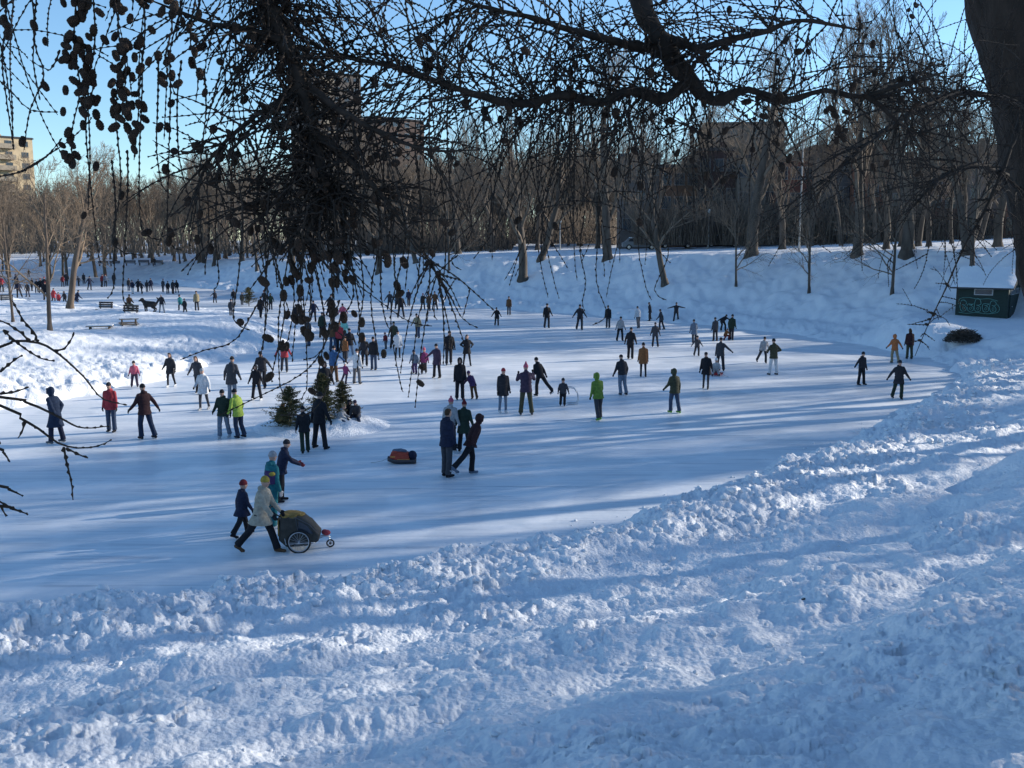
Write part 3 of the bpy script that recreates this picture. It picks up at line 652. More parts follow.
# leg: (fwd,out,knee); arm: (fwd,out,elbow,inward)
POSES=dict(
 stand=dict(lean=3,L=(3,1,4),Rr=(-2,2,5),la=(4,9,12,0),ra=(2,8,14,0)),
 glide=dict(lean=8,L=(12,5,18),Rr=(-4,7,8),la=(8,16,20,0),ra=(-6,18,22,0)),
 stride=dict(lean=18,L=(24,3,30),Rr=(-24,14,8),la=(-25,22,20,0),ra=(30,18,30,0)),
 bigstride=dict(lean=22,L=(12,3,16),Rr=(-38,8,10),la=(10,12,18,0),ra=(-14,14,16,0)),
 walk=dict(lean=5,L=(20,2,8),Rr=(-22,3,14),la=(-14,8,18,0),ra=(16,8,18,0)),
 push=dict(lean=10,L=(24,2,6),Rr=(-30,3,12),la=(34,4,18,0),ra=(36,4,18,0)),
 wide=dict(lean=9,tilt=4,L=(14,1,20),Rr=(-12,6,8),la=(18,22,24,0),ra=(-12,36,20,0)),
 wings=dict(lean=6,L=(6,8,8),Rr=(-2,8,6),la=(5,78,6,0),ra=(5,74,6,0)),
 holdr=dict(lean=3,L=(3,6,4),Rr=(0,6,4),la=(4,10,12,0),ra=(8,48,8,0)),
 holdl=dict(lean=3,L=(3,6,4),Rr=(0,6,4),la=(8,48,8,0),ra=(4,10,12,0)),
 pulled=dict(lean=12,tilt=22,L=(6,12,10),Rr=(0,-4,6),la=(24,14,14,0),ra=(30,50,8,0)),
 tug=dict(lean=10,tilt=-14,L=(4,26,4),Rr=(0,-8,4),la=(5,95,5,0),ra=(4,20,14,0)),
 stand2=dict(lean=7,tilt=3,L=(14,0,16),Rr=(-8,3,6),la=(16,16,34,.1),ra=(-4,14,24,0)),
 stand3=dict(lean=6,tilt=-3,L=(-12,1,10),Rr=(10,2,12),la=(-8,18,26,.1),ra=(20,12,40,.2)),
 stand4=dict(lean=12,L=(6,-1,20),Rr=(2,4,22),la=(2,22,30,.1),ra=(6,20,36,.2)),
 legsapart=dict(lean=4,L=(2,9,3),Rr=(0,9,3),la=(4,20,12,0),ra=(2,22,12,0)),
 akimbo=dict(lean=2,L=(2,7,3),Rr=(0,7,3),la=(-12,42,80,.9),ra=(-12,42,80,.9)),
 photo=dict(lean=5,L=(4,6,8),Rr=(0,7,6),la=(42,26,100,.55),ra=(46,30,104,.5)),
 reach=dict(lean=14,L=(4,5,8),Rr=(-6,5,8),la=(48,8,30,.2),ra=(52,8,26,.2)),
 backhands=dict(lean=9,L=(8,6,10),Rr=(-3,6,6),la=(-26,12,34,.7),ra=(-26,12,34,.7)),
 bend=dict(lean=62,L=(34,8,46),Rr=(30,10,44),la=(20,50,10,0),ra=(-10,55,10,0)),
 crouch=dict(lean=34,L=(88,12,118),Rr=(82,14,112),la=(60,12,30,.2),ra=(55,14,34,.2)),
 sit=dict(lean=16,L=(80,8,84),Rr=(76,10,80),la=(40,12,50,.3),ra=(36,14,50,.3),sitz=.0),
 slouch=dict(lean=24,L=(86,10,92),Rr=(72,12,70),la=(52,10,40,.3),ra=(46,12,40,.3),sitz=.0),
 sled=dict(lean=6,L=(84,8,12),Rr=(82,10,10),la=(30,14,50,.2),ra=(30,14,50,.2),sitz=.0))
def skel(pn,child=False):
    p=POSES[pn]; J={}
    M=Matrix.Rotation(-R(p.get('lean',0)),3,'X')@Matrix.Rotation(R(p.get('tilt',0)),3,'Y'); k=.9 if child else 1
    P=Vector((0,0,0)); J['M']=M
    low=0
    for s,nm in ((-1,'L'),(1,'Rr')):
        f,o,kn=[R(a) for a in p[nm]]
        h=P+Vector((s*.095,0,0)); d=Vector((s*math.sin(o),math.sin(f)*math.cos(o),-math.cos(f)*math.cos(o)))
        kp=h+d*.43*k; g=f-kn; d2=Vector((s*math.sin(o),math.sin(g)*math.cos(o),-math.cos(g)*math.cos(o)))
        an=kp+d2*.41*k; J['hip'+nm]=h;J['kn'+nm]=kp;J['an'+nm]=an;J['sh'+nm]=g
    low=min(J['anL'].z,J['anRr'].z); up=-low+.085
    for nm in ('L','Rr'):
        lift=J['an'+nm].z-low; g=J['sh'+nm]
        a=0 if lift<.03 else max(-1.0,min(.9,g*.9)) if 'sitz' not in p else .25
        J['toe'+nm]=J['an'+nm]+Vector((0,.17*math.cos(a),.17*math.sin(a)-.045*(1 if lift<.03 else .6)))
        J['heel'+nm]=J['an'+nm]+Vector((0,-.05,-.045))
    J['P']=P; J['sh']=[P+M@Vector((s*.163,0,.465*k)) for s in (-1,1)]; J['neck']=P+M@Vector((0,0,.56*k))
    hs=1.18 if child else 1.0; J['hs']=hs
    HM=Matrix.Rotation(-R(p.get('lean',0)*.35),3,'X'); J['HM']=HM; J['head']=J['neck']+M@Vector((0,.01,.05))+HM@Vector((0,.015,.10*hs))
    for i,(s,nm) in enumerate(((-1,'la'),(1,'ra'))):
        f,o,e,inn=p[nm]; f,o,e=R(f),R(o),R(e)
        D=lambda a,b:Vector((s*math.sin(b),math.sin(a)*math.cos(b),-math.cos(a)*math.cos(b)))
        u=M@D(f,o); el=J['sh'][i]+u*.27*k; d2=D(f+e,o*(1-.4*inn)); d2=(d2+Vector((-s*inn,0,0))).normalized(); d2=M@d2
        wr=el+d2*.24*k; J['el%d'%i]=el;J['wr%d'%i]=wr;J['hd%d'%i]=d2
    for kk,v in J.items():
        if isinstance(v,Vector) and not kk.startswith('hd'): v.z+=up
        if isinstance(v,list):
            for q in v: q.z+=up
    J['top']=J['head'].z+.125*hs; return J
def hand(mb,J,i,inf=0.0,fing=True):
    w=J['wr%d'%i]; d=J['hd%d'%i]; s=(-1,1)[i]
    side=Vector((0,1,0))-d*d.y; side=side.normalized() if side.length>.2 else Vector((1,0,0)); pn=d.cross(side).normalized()*(-s)
    for u in (-.022,0,.022): mb.cap(w+d*.01+side*u*.8,w+d*.075+side*u,.014+inf,.013+inf,8)
    if fing:
        for u,L in ((-.033,.058),(-.011,.075),(.011,.080),(.033,.070)):
            a=w+d*.07+side*u; b=a+d*L*.5+pn*.008; c=b+(d*.8+pn*.55)*L*.55
            mb.cap(a,b,.0095+inf,.009+inf,7); mb.cap(b,c,.009+inf,.0078+inf,7)
        a=w+d*.02+side*.03; b=a+(d*.6+side*.7)*.04; c=b+(d*.9+side*.25)*.035; mb.cap(a,b,.013+inf,.011+inf,7); mb.cap(b,c,.011+inf,.009+inf,7)
    else:
        mb.ell(w+d*.085,(.035,.035,.045),8,6); mb.cap(w+d*.02+side*.03,w+d*.07+side*.055,.016,.014,7)
def torso(mb,J,inf,low=0.0,hem=0.0,n=18):
    M=J['M']; P=J['P']; k=(J['neck']-P).length/.56
    R_=[(.515*k,.115,.075),(.475*k,.152,.095),(.42*k,.168,.110),(.34*k,.168,.120),(.22*k,.155,.115),(.10*k,.152,.110),(0,.165,.118)]
    rg=[(P+M@Vector((0,0,.55*k)),.06,.05,M)]+[(P+M@Vector((0,0,z)),a+inf,b+inf,M) for z,a,b in R_]
    if low>0:
        for t in (.33,.66,1):
            kc=(J['hipL']+J['hipRr'])/2; mid=(J['knL']+J['knRr'])/2; c=kc.lerp(mid,min(1,low/.43)*t); c=c if t else c
            wd=abs(J['knL'].x-J['knRr'].x)/2*min(1,low/.43)*t; dp=abs(J['knL'].y-J['knRr'].y)/2*min(1,low/.43)*t
            D=(mid-kc).normalized(); Q=Vector((0,0,-1)).rotation_difference(D).to_matrix()
            rg.append((c,max(.172,.10+wd)+inf+hem*t,.118+inf+dp*.8+hem*t,Q))
    mb.loft(rg,n)
CACHE={}
def mesh_part(key,fn):
    if key not in CACHE: CACHE[key]=fn()
    return CACHE[key]
def body_mesh(pn,child,near):
    J=skel(pn,child); mb=MB(); hs=J['hs']; HM=J['HM']; h=J['head']
    mb.ell(h,(.076*hs,.092*hs,.116*hs),16,12,HM)
    mb.ell(h+HM@Vector((0,.022,-.055))*hs,(.05*hs,.06*hs,.055*hs),12,8,HM)
    mb.cap(h+HM@Vector((0,.082,.012))*hs,h+HM@Vector((0,.100,-.022))*hs,.009*hs,.014*hs,8)
    for s in (-1,1): mb.ell(h+HM@Vector((s*.074,-.002,-.005))*hs,(.010*hs,.02*hs,.03*hs),8,6,HM)
    mb.cap(J['neck']-Vector((0,0,.03)),h-Vector((0,0,.04)),.055,.05,10)
    torso(mb,J,-.015)
    for i in (0,1):
        mb.cap(J['sh'][i],J['el%d'%i],.048,.038); mb.cap(J['el%d'%i],J['wr%d'%i],.037,.026); hand(mb,J,i,0,near)
    for n in ('L','Rr'):
        mb.cap(J['hip'+n],J['kn'+n],.082,.052,12); mb.cap(J['kn'+n],J['an'+n],.052,.036,12); mb.cap(J['heel'+n]+Vector((0,.02,.02)),J['toe'+n]+Vector((0,-.02,.01)),.034,.026)
    me=remesh(mb,.009 if near else .02,2)
    me.materials.append(SKIN); me.materials.append(EYE); me.materials.append(LIP)
    inv=HM.inverted()
    for pl in me.polygons:
        q=inv@(Vector(pl.center)-h)/hs
        if q.y>.045:
            if abs(abs(q.x)-.030)<.012 and abs(q.z-.012)<.0075: pl.material_index=1
            elif abs(q.x)<.024 and abs(q.z+.056)<.007: pl.material_index=2
    return me
def coat_mesh(pn,child,ln,hood,near):
    J=skel(pn,child); mb=MB(); low={'short':.02,'hip':.12,'long':.24,'knee':.40}[ln]
    torso(mb,J,.032,low,.02 if ln in('short','hip') else .04,20)
    for i in (0,1):
        sh=J['sh'][i]; mb.cap(J['neck']+(sh-J['neck'])*.35-Vector((0,0,.035)),sh,.07,.072,12); mb.cap(sh,J['el%d'%i],.074,.060,12); mb.cap(J['el%d'%i],J['wr%d'%i]-J['hd%d'%i]*.02,.060,.045,12)
        mb.cap(J['wr%d'%i]-J['hd%d'%i]*.03,J['wr%d'%i]-J['hd%d'%i]*.005,.046,.044,10)
    M=J['M']; mb.cap(J['neck']-M@Vector((0,0,.05)),J['neck']+M@Vector((0,0,.025)),.088,.072,14)
    if hood:  # lowered hood roll at the back of the neck
        mb.ell(J['neck']+M@Vector((0,-.075,.0)),(.10,.055,.05),12,8,M)
    # pockets flap / hem ridge give folds
    rg=random.Random(hash(pn)%99); k=(J['neck']-J['P']).length/.56
    for z in (.08,.2,.32): mb.loft([(J['P']+M@Vector((0,0,(z+dz)*k)),(.166 if z<.3 else .184)+.036+b,.116+.034+b,M) for dz,b in ((-.02,-.012),(0,.006),(.02,-.012))],18)
    return remesh(mb,.013 if near else .02,2)
def trouser_mesh(pn,child,slim,near):
    J=skel(pn,child); mb=MB(); a=(.088,.060,.048) if slim else (.105,.078,.076)
    mb.ell(J['P']+Vector((0,0,-.0)),(.168,.125,.13),14,10)
    for n in ('L','Rr'):
        d=(J['an'+n]-J['kn'+n]).normalized()
        mb.cap(J['hip'+n],J['kn'+n],a[0],a[1],12); mb.cap(J['kn'+n],J['an'+n]-d*.06,a[1],a[2],12)
        mb.tube([J['an'+n]-d*.10,J['an'+n]-d*.0],[a[2]+.004,a[2]+.008],12)
        mb.ell(J['kn'+n]-d*-.06,(a[1]+.008,a[1]+.008,.02),10,6)
    return remesh(mb,.014 if near else .02,2)
def skate_mesh(pn,child,n,boots):
    J=skel(pn,child); mb=MB(); an=J['an'+n];he=J['heel'+n];to=J['toe'+n]; sh=(J['an'+n]-J['kn'+n]).normalized()
    mb.cap(an-sh*.07,an,.050,.050,10); mb.cap(he+Vector((0,.01,.012)),to+Vector((0,0,.006)),.043,.036,10); mb.cap(an,to+Vector((0,-.04,.0)),.048,.034,10)
    me=remesh(mb,.014,1); me.materials.append(bpy.data.materials['boot_black'])
    if boots: return me
    d=(to-he).normalized(); up=Vector((0,-d.z,d.y)); b=MB()
    c=(he+to)/2-up*.062; Q=Matrix.Rotation(math.atan2(d.z,d.y),3,'X'); b.box(c,(.008,.27,.028),M=Q)
    for t in (.15,.8): b.box(he.lerp(to,t)-up*.04,(.03,.035,.035),M=Q)
    bm=bmesh.new(); bm.from_mesh(me); n0=len(bm.faces); t=b.me('t'); bm.from_mesh(t); bm.faces.ensure_lookup_table()
    for f in bm.faces[n0:]: f.material_index=1
    bm.to_mesh(me); bm.free(); me.materials.append(STEEL); return me
def hat_mesh(pn,child,kind):
    J=skel(pn,child); mb=MB(); h=J['head'];hs=J['hs'];HM=J['HM']; T=lambda x,y,z:h+HM@Vector((x,y,z))*hs
    v=.012
    if kind in('beanie','pompom','tall'):
        mb.loft([(T(0,-.012,.0),.080*hs,.092*hs,HM),(T(0,-.008,.035),.084*hs,.099*hs,HM),(T(0,-.006,.075),.078*hs,.092*hs,HM),(T(0,-.008,.11),.058*hs,.068*hs,HM),(T(0,-.012,.135),.026*hs,.03*hs,HM)],16)
        mb.loft([(T(0,-.008,.012),.086*hs,.100*hs,HM),(T(0,-.008,.045),.088*hs,.103*hs,HM)],16)
        if kind=='pompom': mb.ell(T(0,-.01,.165),(.036,.036,.036),10,8)
        if kind=='tall': mb.cap(T(0,-.01,.11),T(0,-.025,.20),.05,.022,10)
    elif kind=='hood':
        mb.ell(T(0,-.022,.012),(.105*hs,.115*hs,.135*hs),16,12,HM); mb.cap(T(0,-.01,-.09),T(0,-.02,-.02),.092,.10,12)
        mb.cap(T(-.085,.06,-.06),T(-.06,.075,.07),.024,.024,8); mb.cap(T(.085,.06,-.06),T(.06,.075,.07),.024,.024,8); mb.cap(T(-.06,.075,.08),T(.06,.075,.08),.026,.026,8)
    elif kind=='cap':
        mb.ell(T(0,-.005,.045),(.083*hs,.097*hs,.078*hs),14,10,HM); mb.cap(T(-.035,.09,.035),T(-.03,.15,.025),.016,.014,8); mb.cap(T(.035,.09,.035),T(.03,.15,.025),.016,.014,8); mb.cap(T(0,.09,.037),T(0,.155,.027),.02,.015,8)
    elif kind=='helmet':
        mb.ell(T(0,-.008,.035),(.102*hs,.118*hs,.10*hs),16,10,HM)
    elif kind=='hair':
        mb.ell(T(0,-.018,.022),(.080*hs,.088*hs,.108*hs),14,10,HM); mb.ell(T(0,.02,.085),(.066*hs,.062*hs,.035*hs),12,8,HM)
    elif kind=='longhair':
        mb.ell(T(0,-.018,.022),(.083*hs,.090*hs,.108*hs),14,10,HM); mb.ell(T(0,.02,.085),(.066*hs,.062*hs,.035*hs),12,8,HM)
        for x in (-.06,-.02,.02,.06): mb.cap(T(x,-.06,.0),T(x*1.25,-.07,-.20),.034,.020,8)
    if kind=='hood':
        me=remesh(mb,.013,3)
        bm=bmesh.new(); bm.from_mesh(me); inv=HM.inverted(); kill=[f for f in bm.faces if ((inv@(f.calc_center_median()-h)/hs).y>.052 and abs((inv@(f.calc_center_median()-h)/hs).x)<.058 and -.09<(inv@(f.calc_center_median()-h)/hs).z<.062)]
        bmesh.ops.delete(bm,geom=kill,context='FACES'); bm.to_mesh(me); bm.free(); return me
    return remesh(mb,v,2)
def glove_mesh(pn,child,i,near):
    J=skel(pn,child); mb=MB(); 
    if near: hand(mb,J,i,.0045,True)
    else: hand(mb,J,i,.006,False); mb.ell(J['wr%d'%i]+J['hd%d'%i]*.085,(.042,.042,.052),8,6)
    mb.cap(J['wr%d'%i]-J['hd%d'%i]*.03,J['wr%d'%i]+J['hd%d'%i]*.01,.036,.033,8); return remesh(mb,.009 if near else .016,1)
SKIN=mat('skin',(.45,.27,.20),.55,.08,20); EYE=mat('eye_dark',(.03,.02,.015),.3,.1,20); LIP=mat('lips',(.35,.13,.11),.5,.1,20)
mat('boot_black',(.02,.02,.022),.5,.2,30)
PAL=dict(black=(.016,.016,.02),dark=(.028,.028,.034),navy=(.018,.022,.045),blue=(.035,.09,.20),dkblue=(.018,.03,.06),jeans=(.045,.065,.11),ltjeans=(.13,.17,.23),grey=(.11,.11,.12),dkgrey=(.05,.05,.058),ltgrey=(.30,.30,.31),white=(.52,.53,.55),cream=(.36,.32,.25),olive=(.055,.055,.034),dkgreen=(.02,.034,.025),green=(.12,.28,.05),lime=(.32,.42,.07),greenhood=(.13,.21,.04),teal=(.02,.14,.16),mint=(.22,.50,.42),red=(.32,.04,.05),dkred=(.14,.02,.025),maroon=(.04,.018,.02),pink=(.45,.10,.15),magenta=(.22,.045,.12),purple=(.07,.04,.11),dkpurple=(.05,.035,.06),orange=(.38,.13,.05),rust=(.20,.085,.035),brown=(.10,.055,.03),tan=(.30,.21,.12),khaki=(.26,.21,.13),mustard=(.33,.25,.05),hairb=(.06,.035,.02),blond=(.35,.24,.12),greyblue=(.12,.15,.20),silver=(.35,.35,.36))
MC={}
def cloth(c):
    if c not in MC: MC[c]=mat('cloth_'+c,PAL[c],.85,.22,14,.35,40,dist=.006,spec=.2)
    return MC[c]
def setmat(o,m,slot=0):
    while len(o.data.materials)<=slot: o.data.materials.append(m)
    o.material_slots[slot].link='OBJECT'; o.material_slots[slot].material=m
NP=0
def person(px,py,h,deg,pn,ln,hd,coat,pants,hat,label,group=None,skates='black',slim=False,glove='black',z=0.0,near=False,boots=False,jit=0,H=None,ground_=False,child=None,face=True):
    global NP
    if pn=='stand' and not (ln=='short' and coat=='teal'): pn=['stand','stand2','stand3','stand4'][int(px*7+py*3)%4]
    if hd=='hair' and 'bare' not in label and int(px*3)%3==0: hd,hat='beanie','black'
    elif hd=='hair' and int(px*3)%3==1 and coat in ('black','dark','navy','dkgrey','brown','maroon','dkgreen') and 'bare' not in label: hd,hat='hood',coat
    deg+=((px*37)%51)-25
    p=onground(px,py) if ground_ else Vector(onz(px,py,0)); p.z+=z
    depth=p.y*math.cos(PITCH)+ (CAMH-p.z)*math.sin(PITCH)
    Hm=h*depth/F*1.0; J0=skel(pn,False)
    ch=(Hm<1.38*J0['top']/1.75) if child is None else child
    J=skel(pn,ch); s=(H or Hm)/(J['top']+.02) ; s=max(.45,min(1.16,s))
    near=near or py>428
    B=mesh_part(('b',pn,ch,near),lambda:body_mesh(pn,ch,near))
    o=bpy.data.objects.new('person',B); C.objects.link(o)
    zs=0
    if 'sitz' in POSES[pn]: zs=-(J['P'].z-.12)*s
    o.location=p+Vector((0,0,zs+z*0)); o.rotation_euler=(0,0,R(deg)); o.scale=(s,)*3
    tag(o,label,'person',group or 'people on and around the frozen pond')
    def part(nm,me,c,slot=0):
        q=bpy.data.objects.new(nm,me); C.objects.link(q); q.parent=o; setmat(q,cloth(c),slot); return q
    part('coat',mesh_part(('c',pn,ch,ln,hd!='hood',near),lambda:coat_mesh(pn,ch,ln,hd!='hood',near)),coat)
    part('trousers',mesh_part(('t',pn,ch,slim,near),lambda:trouser_mesh(pn,ch,slim,near)),pants)
    part({'hood':'hood','hair':'hair','longhair':'hair','cap':'cap','helmet':'helmet'}.get(hd,'hat'),mesh_part(('h',pn,ch,hd),lambda:hat_mesh(pn,ch,hd)),hat)
    for i in (0,1): part('glove',mesh_part(('g',pn,ch,i,near),lambda:glove_mesh(pn,ch,i,near)),glove)
    for n in ('L','Rr'): part('boot' if boots else 'skate',mesh_part(('s',pn,ch,n,boots),lambda:skate_mesh(pn,ch,n,boots)),skates)
    NP+=1; return o
B_,F_,L_,R_=0,180,90,-90
PP=person
# near group
PP(262,553,80,-82,'push','long','beanie','cream','black','mustard','person in cream coat and mustard hat pushing the bicycle trailer',boots=True,skates='brown')
PP(243,536,58,-40,'walk','long','beanie','navy','black','dkred','child in navy patterned jacket and dark red hat left of the cream coat',boots=True)
t=PP(273,528,79,-25,'stand','short','beanie','teal','teal','ltgrey','person in turquoise snowsuit with purple panel and pale hat beside the trailer',skates='white',glove='silver')
PP(282,502,64,-75,'reach','hip','beanie','navy','black','dark','person in dark navy jacket leaning forward with arms out behind the turquoise snowsuit',glove='dkred')
PP(447,477,70,-35,'stand','hip','hair','navy','dkgrey','hairb','tall person in navy coat with bare dark head, left of the foreground couple')
PP(471,475,62,-80,'bigstride','hip','hood','maroon','black','maroon','person in dark maroon hooded jacket striding right beside the navy coat',skates='greyblue')
PP(450,452,55,-20,'glide','short','pompom','ltgrey','black','pink','person in pale jacket and pink hat hidden behind the navy coat',skates='white')
PP(464,452,52,-15,'glide','long','tall','dkgreen','black','dkred','person in dark green coat and dark red pointed hat behind the foreground couple')
# row by the firs
PP(305,453,48,30,'stand','hip','hair','black','dkgreen','hairb','person in black jacket and grey-green trousers standing in front of the snow mound',H=1.5)
PP(320,449,58,-10,'legsapart','hip','beanie','black','black','black','tall person all in black standing in front of the tallest fir')
PP(325,404,44,180,'stand','hip','hood','black','black','black','dark hooded person standing just behind the tallest fir')
PP(278,431,34,-60,'slouch','hip','beanie','olive','black','orange','person in olive jacket and orange hat sitting at the left end of the snow mound',z=.30,near=True,H=1.05)
PP(339,430,30,-120,'slouch','hip','beanie','silver','jeans','tan','person in pale jacket and tan hat sitting against the smallest fir',z=.30,H=.98,near=True)
PP(348,425,34,-150,'slouch','hip','hood','black','black','black','person in black sitting on the mound, left of the purple-hatted sitter',z=.28,H=1.05)
PP(357,426,36,-160,'slouch','short','beanie','dkgrey','dkblue','dkpurple','person in dark purple hat sitting at the right end of the snow mound',z=.28,H=1.1)
# left group
PP(57,443,57,78,'backhands','knee','hood','dkblue','navy','dkblue','person in long dark blue hooded coat at the far left on the ice',skates='grey',near=True)
PP(112,432,51,-170,'stand','hip','beanie','red','jeans','dark','person in red jacket and blue jeans standing at left')
PP(146,439,56,30,'wide','hip','hair','maroon','dkblue','hairb','person in dark maroon jacket with arms held out, right of the red jacket')
PP(135,387,27,175,'glide','short','beanie','pink','dkpurple','dark','small child in pink jacket by the snowy island edge')
PP(171,387,35,-170,'stand','long','longhair','dark','black','hairb','person in dark coat with white skates near the island edge',skates='white',slim=True)
PP(199,394,39,175,'wide','hip','longhair','dkgrey','dark','hairb','person in dark grey jacket with arms spread behind the white coat')
PP(204,410,43,-165,'stand','long','beanie','white','dkgrey','ltgrey','person in white coat and dark leggings between two dark jackets',slim=True,skates='ltgrey')
PP(232,401,45,0,'stand','long','hair','dkgrey','ltjeans','hairb','person in long charcoal jacket facing away behind the green pair')
PP(224,438,50,170,'stand','hip','hair','dkgreen','ltjeans','brown','person in dark green jacket and jeans, left of the lime jacket',skates='white')
PP(239,438,50,60,'stand','hip','hair','lime','dkblue','hairb','person in lime yellow jacket and navy trousers',boots=True)
PP(257,400,36,175,'legsapart','hip','hood','black','black','black','child in black snowsuit with pink face, right of the charcoal jacket',skates='white')
PP(263,388,38,160,'stride','hip','hair','dark','black','hairb','person in dark clothes bending forward behind the child in black snowsuit')
PP(285,372,33,175,'wide','hip','beanie','red','dkgrey','dark','person in red jacket with arms out behind the hanging cones')
# middle
PP(334,382,37,-10,'holdr','hip','hair','blue','brown','hairb','person in bright blue jacket and brown trousers, left of the magenta toddler')
PP(346,384,22,0,'tug','short','beanie','magenta','dkpurple','white','toddler in magenta jacket and white hat held by both hands')
PP(357,384,36,0,'holdl','hip','hair','white','grey','brown','person in white jacket and grey trousers, right of the magenta toddler')
PP(345,363,27,-20,'stand','hip','beanie','rust','dark','brown','person in rust jacket behind the blue jacket and magenta toddler')
PP(333,352,34,-20,'glide','hip','longhair','brown','jeans','brown','person with brown coat and long hair in the cluster below the mint jacket')
PP(340,352,30,180,'stand','hip','beanie','red','black','orange','person in orange-red jacket in the cluster below the mint jacket')
PP(350,359,31,-10,'glide','hip','hair','black','ltjeans','hairb','person in black jacket and light jeans, right of the orange-red jacket')
PP(344,345,27,-5,'stand','hip','hair','mint','jeans','hairb','person in pale mint jacket behind the cluster')
PP(343,325,22,170,'stride','hip','hair','pink','dark','hairb','person in pink and dark jacket skating behind the mint jacket')
PP(329,316,22,-60,'stride','hip','hair','black','black','hairb','dark skater striding behind the hanging larch strands')
PP(365,366,30,180,'stand','long','longhair','dark','black','blond','person with fair hair and dark coat, left of the black jacket and jeans')
PP(374,370,34,175,'stand','hip','hair','black','jeans','hairb','person in black jacket and blue jeans, right of the dark coat with fair hair')
PP(386,349,17,175,'stand','short','beanie','dkred','grey','dkred','small child in dark red jacket left of the white-coated skater')
PP(394,349,28,170,'glide','hip','beanie','olive','dark','dkgreen','person in olive jacket just behind the white coat')
PP(398,358,28,180,'stand','long','hair','white','dark','brown','person in white coat and dark leggings left of the two small children',slim=True)
PP(418,338,25,175,'wide','hip','hair','khaki','jeans','hairb','person in tan jacket skating with arms apart')
PP(415,374,25,180,'stand','hip','beanie','greyblue','purple','navy','small child in grey-blue jacket, left of two children in line')
PP(424,374,27,175,'stand','hip','pompom','magenta','dkgrey','pink','small child in magenta jacket holding a grown-up hand')
PP(437,378,35,178,'holdr','long','hair','dkpurple','black','brown','person in dark purple jacket reaching for the magenta child')
PP(449,365,35,175,'stand','hip','hair','black','dark','hairb','person in black jacket standing with one foot forward, left of the long black coat')
PP(467,366,32,178,'akimbo','long','longhair','black','black','hairb','person in long black coat with hands on hips',slim=True)
PP(401,318,24,170,'legsapart','hip','hair','black','dark','hairb','bulky dark skater in front of the three behind')
PP(390,310,19,178,'wide','hip','beanie','dkgrey','dkgrey','dark','small grey skater with arms low, left of the bulky dark skater')
PP(397,309,18,170,'stand','hip','beanie','dkgrey','dark','white','far skater with pale hat half hidden behind the bulky dark one')
PP(409,306,17,160,'stand','hip','hair','navy','dark','hairb','far navy skater right of the bulky dark one')
PP(423,310,17,175,'holdl','hip','beanie','dark','black','red','leftmost of three far skaters side by side')
PP(429,311,18,175,'stand','hip','hair','brown','dark','hairb','middle of three far skaters side by side')
PP(435,310,19,170,'legsapart','hip','hair','brown','black','hairb','rightmost of three far skaters side by side')
PP(460,400,43,178,'stand','hip','hood','black','black','black','big person in black snow clothes holding the leaning child',H=1.8)
PP(473,399,29,178,'pulled','hip','beanie','purple','brown','purple','child in purple and teal jacket leaning on the person in black')
PP(503,413,46,178,'stand','long','beanie','dark','ltjeans','red','person in dark coat, red hat and pale jeans with white skates',slim=True,skates='white')
PP(526,415,52,0,'photo','hip','tall','dkpurple','olive','pink','person with tall pink hat and olive trousers raising both hands',skates='dkgrey')
PP(540,396,39,25,'bigstride','hip','hair','black','black','hairb','person in black striding right behind the tall pink hat')
PP(563,406,29,178,'stand','hip','beanie','dkgrey','black','dark','small child in grey jacket gripping the curved skating aid')
PP(598,420,48,5,'stand','hip','hood','greenhood','dkgrey','greenhood','person in bright green hooded jacket seen from behind',skates='green')
PP(622,395,41,30,'stand','short','cap','dark','ltjeans','black','person in black jacket, peaked cap and light blue jeans')
PP(630,359,32,0,'stand','hip','hair','black','black','hairb','person in black seen from behind above the peaked cap')
PP(620,341,25,178,'glide','short','hair','ltgrey','black','hairb','skater with pale sleeves and dark vest')
PP(643,377,35,0,'stand','long','hair','rust','dark','brown','person in orange-brown coat seen from behind',slim=True)
PP(608,328,23,178,'stand','hip','hair','black','dkgrey','hairb','dark skater alone between arms-out skater and white top')
PP(580,330,26,175,'wide','hip','hair','dark','dark','hairb','dark hooded skater with arms out near the far ice edge')
PP(547,328,25,178,'stand','hip','hair','black','dark','hairb','dark skater facing us left of the arms-out skater')
PP(638,328,22,0,'stand','short','hair','white','grey','blond','skater in white top and grey trousers near the far ice edge')
PP(650,321,19,80,'glide','hip','hair','dark','dark','hairb','dark skater leaning left at the far edge of the ice')
PP(661,330,21,60,'wide','hip','hair','dkgrey','dark','hairb','dark skater turning with arms out, right of the leaning one')
PP(676,322,20,178,'wings','hip','hair','dark','dark','hairb','dark skater with both arms straight out at the ice edge')
PP(655,347,25,10,'glide','hip','beanie','dkgrey','dark','dark','skater in charcoal jacket between the rust coat and the ice edge')
PP(694,344,25,0,'stand','long','hair','greyblue','dkgrey','hairb','person in grey-blue coat behind a small dark child')
PP(697,356,21,178,'wide','hip','beanie','dkgrey','dark','dark','small dark child with arms low in front of the grey-blue coat')
PP(674,413,45,4,'stand','hip','hood','olive','jeans','olive','person in dark olive hooded jacket and jeans seen from behind',skates='green')
PP(706,389,38,178,'stand','long','cap','black','dkgrey','black','person in long black coat beside the child on a sled',slim=True)
PP(720,371,34,-10,'holdr','hip','hair','dkgrey','dark','hairb','person in dark jacket with one arm out in front of the sled child')
PP(716,375,14,170,'sled','hip','beanie','silver','ltgrey','white','toddler in pale snowsuit riding the small red sled',z=.12,H=.85)
PP(715,341,24,5,'stand','hip','hair','dkgrey','dark','hairb','dark person left of the crouching orange child')
PP(722,331,20,-60,'bend','hip','hair','black','black','hairb','person bent forward with arms stretched behind the crouching child',H=1.2)
